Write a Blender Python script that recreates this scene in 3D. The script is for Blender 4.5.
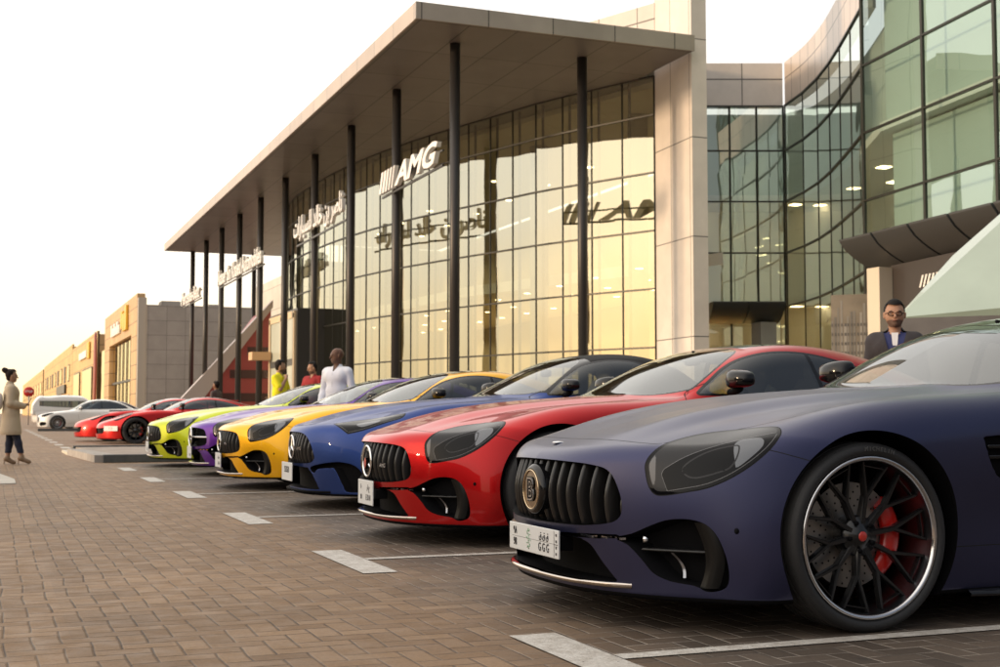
import bpy, bmesh, math, random
import numpy as np
from mathutils import Vector, Matrix
R = math.radians
for o in list(bpy.data.objects): bpy.data.objects.remove(o)
SC = bpy.context.scene
COL = SC.collection
random.seed(7)

# ---------------------------------------------------------------- camera, sky, sun, exposure
FPX = 1290.0                                    # focal length in pixels of a 1000 px wide frame
YAW = math.atan(510/FPX); PITCH = math.atan(79.5/FPX)
cd = bpy.data.cameras.new('camera'); cam = bpy.data.objects.new('camera', cd); COL.objects.link(cam)
cd.sensor_width = 36; cd.lens = FPX*36/1000; cd.clip_start = .05; cd.clip_end = 3000
cam.location = (0, 0, .8); cam.rotation_euler = (R(90)+PITCH, 0, -YAW)
cd.dof.use_dof = True; cd.dof.focus_distance = 5.6; cd.dof.aperture_fstop = 7.0
SC.camera = cam
SUN_EL, SUN_AZ, GLOW_AZ = R(8), R(-85), R(-55)                   # azimuth from +Y towards +X; the low sun stands to the left
world = bpy.data.worlds.new('World'); SC.world = world; world.use_nodes = True
nt = world.node_tree; bg = nt.nodes['Background']
sky = nt.nodes.new('ShaderNodeTexSky'); sky.sky_type = 'NISHITA'; sky.sun_disc = False
sky.sun_elevation = SUN_EL; sky.sun_rotation = SUN_AZ; sky.dust_density = 4.0; sky.air_density = 1.3; sky.ozone_density = 1.0
# the milky veil of a dusty evening: bright towards the sunset, dim and cooler opposite, warmer along the horizon
def wn_(tp, **k):
    n = nt.nodes.new(tp)
    for a, v in k.items(): setattr(n, a, v)
    return n
wtc = wn_('ShaderNodeTexCoord'); wdot = wn_('ShaderNodeVectorMath', operation='DOT_PRODUCT'); nt.links.new(wtc.outputs['Generated'], wdot.inputs[0])
wdot.inputs[1].default_value = (math.sin(GLOW_AZ), math.cos(GLOW_AZ), .25)
wr_ = wn_('ShaderNodeMapRange', interpolation_type='SMOOTHSTEP'); nt.links.new(wdot.outputs['Value'], wr_.inputs[0]); wr_.inputs[1].default_value = -.55; wr_.inputs[2].default_value = .55
wsep = wn_('ShaderNodeSeparateXYZ'); nt.links.new(wtc.outputs['Generated'], wsep.inputs[0])
wh_ = wn_('ShaderNodeMapRange', interpolation_type='SMOOTHSTEP'); nt.links.new(wsep.outputs[2], wh_.inputs[0]); wh_.inputs[1].default_value = -.02; wh_.inputs[2].default_value = .20
def wmix(f, a, b):
    n = wn_('ShaderNodeMix', data_type='RGBA'); nt.links.new(f, n.inputs['Factor'])
    for k_, v in (('A', a), ('B', b)):
        if isinstance(v, tuple): n.inputs[k_].default_value = (*v, 1)
        else: nt.links.new(v, n.inputs[k_])
    return n.outputs['Result']
glow = wmix(wh_.outputs[0], (10.4, 8.1, 5.0), (11.2, 10.5, 9.7)); dim = wmix(wh_.outputs[0], (2.8, 2.6, 2.4), (1.5, 1.65, 2.0))
veil = wmix(wr_.outputs[0], dim, glow)
haze = wn_('ShaderNodeMix', data_type='RGBA'); haze.inputs['Factor'].default_value = .82
nt.links.new(sky.outputs[0], haze.inputs['A']); nt.links.new(veil, haze.inputs['B']); nt.links.new(haze.outputs['Result'], bg.inputs[0])
bg.inputs[1].default_value = .15
sl = bpy.data.lights.new('sun', 'SUN'); sl.energy = 2.4; sl.angle = R(5); sl.color = (1, .72, .46)
so = bpy.data.objects.new('sun', sl); COL.objects.link(so)
sd = Vector((math.sin(SUN_AZ)*math.cos(SUN_EL), math.cos(SUN_AZ)*math.cos(SUN_EL), math.sin(SUN_EL)))
so.rotation_euler = sd.to_track_quat('Z', 'Y').to_euler()
SC.view_settings.view_transform = 'Standard'; SC.view_settings.look = 'None'
SC.view_settings.exposure = .28; SC.view_settings.gamma = 1; SC.view_settings.use_curve_mapping = False
SC.cycles.max_bounces = 6; SC.cycles.glossy_bounces = 4; SC.cycles.transmission_bounces = 4
SC.cycles.transparent_max_bounces = 8; SC.cycles.use_denoising = True
SC.cycles.sample_clamp_indirect = 6

# ---------------------------------------------------------------- helpers
def tag(o, label=None, cat=None, group=None, kind=None):
    if label: o['label'] = label
    if cat: o['category'] = cat
    if group: o['group'] = group
    if kind: o['kind'] = kind
    return o
def empty(name, loc=(0, 0, 0), rz=0):
    o = bpy.data.objects.new(name, None); COL.objects.link(o); o.location = loc; o.rotation_euler = (0, 0, rz)
    o.empty_display_size = .1
    return o
def link_mesh(name, me, parent=None):
    o = bpy.data.objects.new(name, me); COL.objects.link(o)
    if parent: o.parent = parent
    return o
def copy_tree(o, parent=None):
    c = o.copy(); COL.objects.link(c); c.parent = parent
    for ch in list(o.children): copy_tree(ch, c)
    return c
MATS = {}
def mat(name, col=(.5, .5, .5), rough=.5, metal=0., coat=0., coatr=.03, spec=.5, emis=None, alpha=None, noise=None, bump=None, trans=0., ior=1.5):
    """principled material; noise=(scale, amount) varies the colour, bump=(scale, strength)"""
    if name in MATS: return MATS[name]
    m = bpy.data.materials.new(name); m.use_nodes = True; t = m.node_tree; b = t.nodes['Principled BSDF']
    b.inputs['Base Color'].default_value = (*col, 1); b.inputs['Roughness'].default_value = rough
    b.inputs['Metallic'].default_value = metal; b.inputs['Coat Weight'].default_value = coat
    b.inputs['Coat Roughness'].default_value = coatr; b.inputs['Specular IOR Level'].default_value = spec
    b.inputs['IOR'].default_value = ior; b.inputs['Transmission Weight'].default_value = trans
    if emis: b.inputs['Emission Color'].default_value = (*emis[:3], 1); b.inputs['Emission Strength'].default_value = emis[3]
    if noise or bump: tc = t.nodes.new('ShaderNodeTexCoord')
    if noise:
        n = t.nodes.new('ShaderNodeTexNoise'); n.inputs['Scale'].default_value = noise[0]; n.inputs['Detail'].default_value = 6
        t.links.new(tc.outputs['Object'], n.inputs['Vector'])
        r = t.nodes.new('ShaderNodeMapRange'); r.inputs['From Min'].default_value = .3; r.inputs['From Max'].default_value = .7
        r.inputs['To Min'].default_value = 1-noise[1]; r.inputs['To Max'].default_value = 1+noise[1]
        t.links.new(n.outputs[0], r.inputs[0])
        v = t.nodes.new('ShaderNodeVectorMath'); v.operation = 'SCALE'; v.inputs[0].default_value = col
        t.links.new(r.outputs[0], v.inputs['Scale']); t.links.new(v.outputs[0], b.inputs['Base Color'])
    if bump:
        n2 = t.nodes.new('ShaderNodeTexNoise'); n2.inputs['Scale'].default_value = bump[0]; n2.inputs['Detail'].default_value = 4
        t.links.new(tc.outputs['Object'], n2.inputs['Vector'])
        bp = t.nodes.new('ShaderNodeBump'); bp.inputs['Strength'].default_value = bump[1]; bp.inputs['Distance'].default_value = .01
        t.links.new(n2.outputs[0], bp.inputs['Height']); t.links.new(bp.outputs[0], b.inputs['Normal'])
    MATS[name] = m
    return m

class MB:
    """collects shapes into one mesh; every face remembers a material"""
    def __init__(s): s.bm = bmesh.new(); s.mats = []
    def _mi(s, m):
        if m not in s.mats: s.mats.append(m)
        return s.mats.index(m)
    def _add(s, vs, fs, m, smooth=False):
        mi = s._mi(m); B = [s.bm.verts.new(v) for v in vs]; out = []
        for f in fs:
            try: F = s.bm.faces.new([B[i] for i in f])
            except ValueError: continue
            F.material_index = mi; F.smooth = smooth; out.append(F)
        return B, out
    def box(s, lo, hi, m, bev=0., M=None):
        x0, y0, z0 = lo; x1, y1, z1 = hi
        vs = [Vector(v) for v in ((x0,y0,z0),(x1,y0,z0),(x1,y1,z0),(x0,y1,z0),(x0,y0,z1),(x1,y0,z1),(x1,y1,z1),(x0,y1,z1))]
        if M: vs = [M @ v for v in vs]
        B, F = s._add(vs, [(0,3,2,1),(4,5,6,7),(0,1,5,4),(1,2,6,5),(2,3,7,6),(3,0,4,7)], m)
        if bev:
            es = list({e for f in F for e in f.edges})
            r = bmesh.ops.bevel(s.bm, geom=es, offset=bev, segments=2, profile=.6, affect='EDGES')
            for f in r['faces']: f.material_index = s._mi(m); f.smooth = True
    def prism(s, poly, a, b, m, axis='z', M=None, smooth=False):
        """extrude a 2-D polygon along an axis from a to b"""
        def P(u, v, w): return Vector({'z': (u, v, w), 'x': (w, u, v), 'y': (u, w, v)}[axis])
        n = len(poly); vs = [P(u, v, a) for u, v in poly]+[P(u, v, b) for u, v in poly]
        if M: vs = [M @ v for v in vs]
        fs = [tuple(range(n)), tuple(range(2*n-1, n-1, -1))]+[(i, i+n, (i+1) % n+n, (i+1) % n) for i in range(n)]
        s._add(vs, fs, m, smooth)
    def tube(s, pts, r, m, n=10, cap=True, smooth=True):
        P = [Vector(p) for p in pts]; rs = r if hasattr(r, '__len__') else [r]*len(P)
        vs = []; prev = None
        for i, p in enumerate(P):
            d = (P[min(i+1, len(P)-1)]-P[max(i-1, 0)]).normalized()
            if prev is None: a = d.orthogonal().normalized()
            else: a = (prev-d*prev.dot(d)).normalized()
            prev = a; b = d.cross(a)
            vs += [p+(a*math.cos(t)+b*math.sin(t))*rs[i] for t in (2*math.pi*k/n for k in range(n))]
        fs = [(i*n+k, i*n+(k+1) % n, (i+1)*n+(k+1) % n, (i+1)*n+k) for i in range(len(P)-1) for k in range(n)]
        if cap: fs += [tuple(range(n-1, -1, -1)), tuple((len(P)-1)*n+k for k in range(n))]
        s._add(vs, fs, m, smooth)
    def lathe(s, prof, m, n=48, axis='y', M=None, smooth=True):
        """revolve (radius, height) pairs around an axis"""
        vs = []
        for r_, h in prof:
            for k in range(n):
                t = 2*math.pi*k/n; c, q = r_*math.cos(t), r_*math.sin(t)
                vs.append(Vector({'y': (c, h, q), 'z': (c, q, h), 'x': (h, c, q)}[axis]))
        if M: vs = [M @ v for v in vs]
        fs = [(i*n+k, i*n+(k+1) % n, (i+1)*n+(k+1) % n, (i+1)*n+k) for i in range(len(prof)-1) for k in range(n)]
        s._add(vs, fs, m, smooth)
    def grid(s, rows, m, smooth=True, closed=False):
        nr, nc = len(rows), len(rows[0]); vs = [Vector(p) for r_ in rows for p in r_]
        fs = [(i*nc+j, i*nc+(j+1) % nc, (i+1)*nc+(j+1) % nc, (i+1)*nc+j) for i in range(nr-1) for j in range(nc if closed else nc-1)]
        s._add(vs, fs, m, smooth)
    def poly(s, pts, m): s._add([Vector(p) for p in pts], [tuple(range(len(pts)))], m)
    def mesh(s, name):
        bmesh.ops.recalc_face_normals(s.bm, faces=s.bm.faces[:])
        me = bpy.data.meshes.new(name); s.bm.to_mesh(me); s.bm.free()
        for m in s.mats: me.materials.append(m)
        return me
    def build(s, name, parent=None): return link_mesh(name, s.mesh(name), parent)

def np_mesh(name, V, T, mi, N, mats):
    me = bpy.data.meshes.new(name)
    me.vertices.add(len(V)); me.vertices.foreach_set('co', np.asarray(V, np.float32).ravel())
    me.loops.add(len(T)*3); me.loops.foreach_set('vertex_index', np.asarray(T, np.int32).ravel())
    me.polygons.add(len(T)); me.polygons.foreach_set('loop_start', np.arange(0, len(T)*3, 3, dtype=np.int32))
    try: me.polygons.foreach_set('loop_total', np.full(len(T), 3, np.int32))
    except Exception: pass
    me.polygons.foreach_set('material_index', np.asarray(mi, np.int32))
    me.polygons.foreach_set('use_smooth', np.ones(len(T), bool)); me.update(calc_edges=True)
    if N is not None: me.normals_split_custom_set_from_vertices(np.asarray(N, np.float32))
    for m in mats: me.materials.append(m)
    return me

FONTS = {}
def text_mesh(body, size, depth=.002, font=None, shear=0., bold=0., align='CENTER', xs=1.):
    c = bpy.data.curves.new('lettering', 'FONT'); c.body = body; c.size = size; c.extrude = depth/2
    c.align_x = align; c.align_y = 'CENTER'; c.shear = shear; c.offset = bold; c.resolution_u = 3
    if font: c.font = font
    o = bpy.data.objects.new('lettering', c); COL.objects.link(o)
    dg = bpy.context.evaluated_depsgraph_get(); me = bpy.data.meshes.new_from_object(o.evaluated_get(dg))
    bpy.data.objects.remove(o); bpy.data.curves.remove(c)
    if xs != 1.:
        for v in me.vertices: v.co.x *= xs
    return me
def add_text(mb, body, size, M, m, **k):
    me = text_mesh(body, size, **k); n = len(me.vertices)
    mb._add([M @ v.co for v in me.vertices], [tuple(p.vertices) for p in me.polygons], m); bpy.data.meshes.remove(me)
    return n
def frame(o, ex, ey):
    """matrix whose x axis is ex, y axis ey, origin o"""
    ex = Vector(ex).normalized(); ez = ex.cross(Vector(ey)).normalized(); ey = ez.cross(ex)
    M = Matrix((ex, ey, ez)).transposed().to_4x4(); M.translation = Vector(o)
    return M
# ---------------------------------------------------------------- surface toolkit (implicit body -> mesh)
def card_basis(k, x):
    """natural cubic spline cardinal basis at x -> (len(x), n)"""
    k = np.asarray(k, float); n = len(k); h = np.diff(k)
    A = np.zeros((n, n)); Bm = np.zeros((n, n)); A[0, 0] = A[-1, -1] = 1
    for i in range(1, n-1):
        A[i, i-1] = h[i-1]; A[i, i] = 2*(h[i-1]+h[i]); A[i, i+1] = h[i]
        Bm[i, i-1] = 6/h[i-1]; Bm[i, i] = -6/h[i-1]-6/h[i]; Bm[i, i+1] = 6/h[i]
    M = np.linalg.solve(A, Bm)
    x = np.clip(x, k[0], k[-1]); i = np.clip(np.searchsorted(k, x)-1, 0, n-2)
    hi = h[i]; a = (k[i+1]-x)/hi; b = 1-a
    out = ((a**3-a)*hi*hi/6)[:, None]*M[i] + ((b**3-b)*hi*hi/6)[:, None]*M[i+1]
    r = np.arange(len(x)); out[r, i] += a; out[r, i+1] += b
    return out

def _axis(a): return int(np.argmax(a.shape))
def _pair(fn, a, b):
    """evaluate a 2-D function either on scattered points or on two axes of a broadcast grid"""
    if a.ndim == 1: return fn(a, b, False)
    v = fn(a.ravel(), b.ravel(), True)
    ia, ib = _axis(a), _axis(b)
    if ia > ib: v = v.T
    sh = [1, 1, 1]; sh[ia] = a.size; sh[ib] = b.size
    return v.reshape(sh)

class Tab:
    def __init__(s, ka, kb, t): s.ka, s.kb, s.t = ka, kb, np.array(t, float)
    def __call__(s, a, b):
        def fn(a, b, grid):
            A = card_basis(s.ka, a); B = card_basis(s.kb, b)
            return A @ s.t @ B.T if grid else np.einsum('pi,pi->p', A @ s.t, B)
        return _pair(fn, a, b)

def crom(pts, n=6, closed=True):
    """Catmull-Rom through points; a point given with a third value 1 stays a corner"""
    P = np.array([p[:2] for p in pts], float); c = [len(p) > 2 and p[2] for p in pts]; m = len(P); out = []
    for i in range(m if closed else m-1):
        p1, p2 = P[i], P[(i+1) % m]
        p0 = P[i-1] if (i or closed) and not c[i] else p1
        p3 = P[(i+2) % m] if (closed or i+2 < m) and not c[(i+1) % m] else p2
        for t in np.arange(n)/n:
            out.append(.5*(2*p1+(p2-p0)*t+(2*p0-5*p1+4*p2-p3)*t*t+(3*p1-p0-3*p2+p3)*t**3))
    if not closed: out.append(P[-1])
    return np.array(out)

def poly_sd(P, X, Y):
    """signed distance (negative inside) of points to closed polygon P"""
    d = np.full(X.shape, 1e9); s = np.zeros(X.shape, bool)
    for (ax, ay), (bx, by) in zip(P, np.roll(P, -1, 0)):
        ex, ey = bx-ax, by-ay; wx, wy = X-ax, Y-ay
        t = np.clip((wx*ex+wy*ey)/(ex*ex+ey*ey+1e-12), 0, 1)
        d = np.minimum(d, (wx-ex*t)**2+(wy-ey*t)**2)
        if by != ay: s ^= ((ay > Y) != (by > Y)) & (X < ex*(Y-ay)/(by-ay)+ax)
    return np.where(s, -1, 1)*np.sqrt(d)
class Outline:
    def __init__(s, pts, n=6): s.P = crom(pts, n)
    def __call__(s, a, b):
        def fn(a, b, grid):
            if grid: a, b = np.meshgrid(a, b, indexing='ij')
            return poly_sd(s.P, a, b)
        return _pair(fn, a, b)

def smax(a, b, k):
    h = np.maximum(k-np.abs(a-b), 0)/k
    return np.maximum(a, b)+h*h*k*.25
def smin(a, b, k): return -smax(-a, -b, k)

def surface_net(F, lo, hi, h, iters=3):
    ax = [np.arange(l, u+h, h) for l, u in zip(lo, hi)]
    V = F(ax[0][:, None, None], ax[1][None, :, None], ax[2][None, None, :])
    V = np.ascontiguousarray(np.broadcast_to(V, [len(a) for a in ax]), dtype=np.float32)
    S = V < 0; n = V.shape
    c = sum(S[i:n[0]-1+i, j:n[1]-1+j, k:n[2]-1+k].astype(np.int8) for i in (0, 1) for j in (0, 1) for k in (0, 1))
    I, J, K = np.nonzero((c > 0) & (c < 8))
    idx = np.full(c.shape, -1, np.int64); idx[I, J, K] = np.arange(len(I))
    acc = np.zeros((len(I), 3)); cnt = np.zeros(len(I))
    cor = [(i, j, k) for i in (0, 1) for j in (0, 1) for k in (0, 1)]
    for a in cor:
        for d in range(3):
            if a[d]: continue
            b = list(a); b[d] = 1
            va = V[I+a[0], J+a[1], K+a[2]].astype(float); vb = V[I+b[0], J+b[1], K+b[2]].astype(float)
            m = (va < 0) != (vb < 0); t = np.where(m, va/np.where(va == vb, 1, va-vb), 0)
            p = np.array(a, float)+np.outer(t, [d == 0, d == 1, d == 2])
            acc[m] += p[m]; cnt[m] += 1
    p = np.stack([I, J, K], 1)+acc/cnt[:, None]
    verts = p*h+np.array([a[0] for a in ax])
    quads = []
    for d in range(3):
        e1, e2 = [(1, 2), (2, 0), (0, 1)][d]
        sl0 = [slice(1, n[q]-1) for q in range(3)]; sl1 = list(sl0)
        sl0[d] = slice(0, n[d]-1); sl1[d] = slice(1, n[d])
        A = S[tuple(sl0)]; B = S[tuple(sl1)]
        X = np.nonzero(A != B); fl = A[X]
        P = np.stack(X, 1); 
        for q in range(3):
            if q != d: P[:, q] += 1
        def g(o1, o2):
            Q = P.copy(); Q[:, e1] -= o1; Q[:, e2] -= o2
            return idx[Q[:, 0], Q[:, 1], Q[:, 2]]
        q = np.stack([g(1, 1), g(0, 1), g(0, 0), g(1, 0)], 1)
        q[~fl] = q[~fl][:, ::-1]; quads.append(q)
    quads = np.concatenate(quads)
    N = grad(F, verts, h*.15); q = np.maximum((N**2).sum(1), .05)
    for it in range(iters):
        st = np.clip(F(*verts.T)/q, -h*.6, h*.6); verts = verts-N*st[:, None]
    return verts, quads

def grad(F, p, e):
    g = np.zeros_like(p)
    for d in range(3):
        o = np.zeros(3); o[d] = e
        g[:, d] = (F(*(p+o).T)-F(*(p-o).T))/(2*e)
    return g

class Skin:
    """triangle skin whose faces carry a region label and can be cut along any scalar field"""
    def __init__(s, F, lo, hi, h):
        s.F = F; s.h = h; s.V, q = surface_net(F, lo, hi, h)
        s.T = np.concatenate([q[:, [0, 1, 2]], q[:, [0, 2, 3]]]); s.L = np.zeros(len(s.T), int)
    def dist(s, D, box=None):
        """D on every vertex; outside the box (x0, x1, |y|0, |y|1, z0, z1) it counts as outside"""
        if box is None: return D(*s.V.T)
        x, y, z = s.V.T; ya = np.abs(y)
        m = (x > box[0]) & (x < box[1]) & (ya > box[2]) & (ya < box[3]) & (z > box[4]) & (z < box[5])
        d = np.ones(len(s.V)); d[m] = D(x[m], y[m], z[m]); return d
    def cut(s, D, label, only=None, box=None):
        """cut along D=0; faces inside (D<0) whose label is in only (or any) take label"""
        d = s.dist(D, box); d = np.where(np.abs(d) < 2e-5, 2e-5, d); sg = d < 0
        T = s.T; k = sg[T].sum(1); mixed = (k == 1) | (k == 2)
        if only is not None: mixed &= np.isin(s.L, only)
        M = T[mixed]; ML = s.L[mixed]; keepT = T[~mixed]; keepL = s.L[~mixed]
        if len(M):
            sgm = sg[M]; lone = np.where(sgm.sum(1) == 1, np.argmax(sgm, 1), np.argmin(sgm, 1))
            r = np.arange(len(M)); a = M[r, lone]; b = M[r, (lone+1) % 3]; c = M[r, (lone+2) % 3]
            def mid(u, v):
                lo_, hi_ = np.minimum(u, v), np.maximum(u, v)
                return lo_*(len(s.V)+1)+hi_
            ka, kb = mid(a, b), mid(a, c)
            un, inv = np.unique(np.concatenate([ka, kb]), return_inverse=True)
            lo_, hi_ = un//(len(s.V)+1), un % (len(s.V)+1)
            t = d[lo_]/(d[lo_]-d[hi_]); base = len(s.V)
            newV = s.V[lo_]+(s.V[hi_]-s.V[lo_])*t[:, None]
            m1 = base+inv[:len(M)]; m2 = base+inv[len(M):]
            s.V = np.concatenate([s.V, newV]); sg = np.concatenate([sg, np.zeros(len(newV), bool)])
            nt = np.concatenate([np.stack([a, m1, m2], 1), np.stack([m1, b, c], 1), np.stack([m1, c, m2], 1)])
            inside = np.concatenate([sg[a], sg[b], sg[b]])
            s.T = np.concatenate([keepT, nt]); s.L = np.concatenate([keepL, ML, ML, ML])
            ins = np.concatenate([sg[keepT].all(1), inside])
        else: ins = sg[T].all(1)
        if label is not None:
            if only is not None: ins &= np.isin(s.L, only)
            s.L[ins] = label
    def pocket(s, D, shift, box, label, lip=.006):
        """press the patch D<0 into the body by shift (its y part mirrored), with walls and a rounded lip"""
        if not hasattr(s, 'ov'): s.ov = []; s.lips = []
        s.cut(lambda x, y, z: D(x, y, z)-lip, None, None, box)
        s.cut(D, 99, None, box); m = s.L == 99; T = s.T[m]
        if not len(T): return
        s.T = s.T[~m]; s.L = s.L[~m]; sy = np.where(s.V[T].mean(1)[:, 1] < 0, -1, 1)
        for sgn in (-1, 1):
            Q = T[sy == sgn] if shift[1] else (T if sgn == 1 else T[:0])
            if not len(Q): continue
            sh = np.array([shift[0], shift[1]*sgn, shift[2]]); u, inv = np.unique(Q, return_inverse=True)
            base = len(s.V); s.V = np.concatenate([s.V, s.V[u]+sh]); F2 = inv.reshape(-1, 3)+base
            E = np.concatenate([Q[:, [0, 1]], Q[:, [1, 2]], Q[:, [2, 0]]])
            key = {(a, b) for a, b in E.tolist()}; E = np.array([e for e in E.tolist() if (e[1], e[0]) not in key])
            a, b = s.V[E[:, 0]], s.V[E[:, 1]]; b0 = len(s.V); n = len(E)
            nw = np.cross(b-a, sh); nw /= np.maximum(np.linalg.norm(nw, axis=1), 1e-9)[:, None]
            s.V = np.concatenate([s.V, a, b, b+sh, a+sh]); r = np.arange(n)
            W = np.concatenate([np.stack([b0+r+n, b0+r, b0+r+3*n], 1), np.stack([b0+r+n, b0+r+3*n, b0+r+2*n], 1)])
            s.T = np.concatenate([s.T, F2, W]); s.L = np.concatenate([s.L, np.full(len(F2)+len(W), label)])
            s.ov.append((np.arange(b0, b0+4*n), -np.concatenate([nw]*4)))
            s.ov.append((np.arange(base, base+len(u)), u))
        s.lips.append((D, box, np.unique(T)))
    def normals(s):
        N = grad(s.F, s.V, .004); N = N/np.maximum(np.linalg.norm(N, axis=1), 1e-9)[:, None]
        for D, box, u in getattr(s, 'lips', []):
            u = u[np.abs(D(*s.V[u].T)) < 8e-4]; g = grad(D, s.V[u], .003); g -= N[u]*(g*N[u]).sum(1)[:, None]
            g /= np.maximum(np.linalg.norm(g, axis=1), 1e-6)[:, None]; n2 = N[u]-g*.9
            s.V[u] -= N[u]*.0025; N[u] = n2/np.linalg.norm(n2, axis=1)[:, None]
        for i, v in getattr(s, 'ov', []): N[i] = v if v.ndim == 2 else N[v]
        return N
    def part(s, labels, mats, side=0, offset=0.):
        """(verts, faces, material index, normals) of the faces with the labels; side -1/+1 keeps one half"""
        m = np.isin(s.L, labels)
        if side: m &= (np.sign(s.V[s.T].mean(1)[:, 1]) == side)
        T = s.T[m]; L = s.L[m]; u, inv = np.unique(T, return_inverse=True)
        V = s.V[u]; N = s.N[u]
        return V+N*offset, inv.reshape(-1, 3), np.array([mats[l] for l in L]), N

# ---------------------------------------------------------------- node helpers for the procedural surfaces
def maths(t):
    def op(o, a, b=None, c=None):
        n = t.nodes.new('ShaderNodeMath'); n.operation = o
        for i, v in enumerate((a, b, c)):
            if v is None: continue
            if isinstance(v, (int, float)): n.inputs[i].default_value = v
            else: t.links.new(v, n.inputs[i])
        return n.outputs[0]
    return op
def mixc(t, f, a, b):
    n = t.nodes.new('ShaderNodeMix'); n.data_type = 'RGBA'
    for k, v in (('Factor', f), ('A', a), ('B', b)):
        if isinstance(v, (int, float)): n.inputs[k].default_value = v
        elif isinstance(v, tuple): n.inputs[k].default_value = (*v[:3], 1)
        else: t.links.new(v, n.inputs[k])
    return n.outputs['Result']
def noise(t, vec, scale, detail=4, rough=.5):
    n = t.nodes.new('ShaderNodeTexNoise'); n.inputs['Scale'].default_value = scale; n.inputs['Detail'].default_value = detail
    n.inputs['Roughness'].default_value = rough
    t.links.new(vec, n.inputs['Vector']); return n.outputs[0]
def ramp(t, v, a, b, lo=0., hi=1.):
    n = t.nodes.new('ShaderNodeMapRange'); n.inputs[1].default_value = a; n.inputs[2].default_value = b
    n.inputs[3].default_value = lo; n.inputs[4].default_value = hi; t.links.new(v, n.inputs[0]); return n.outputs[0]

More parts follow.
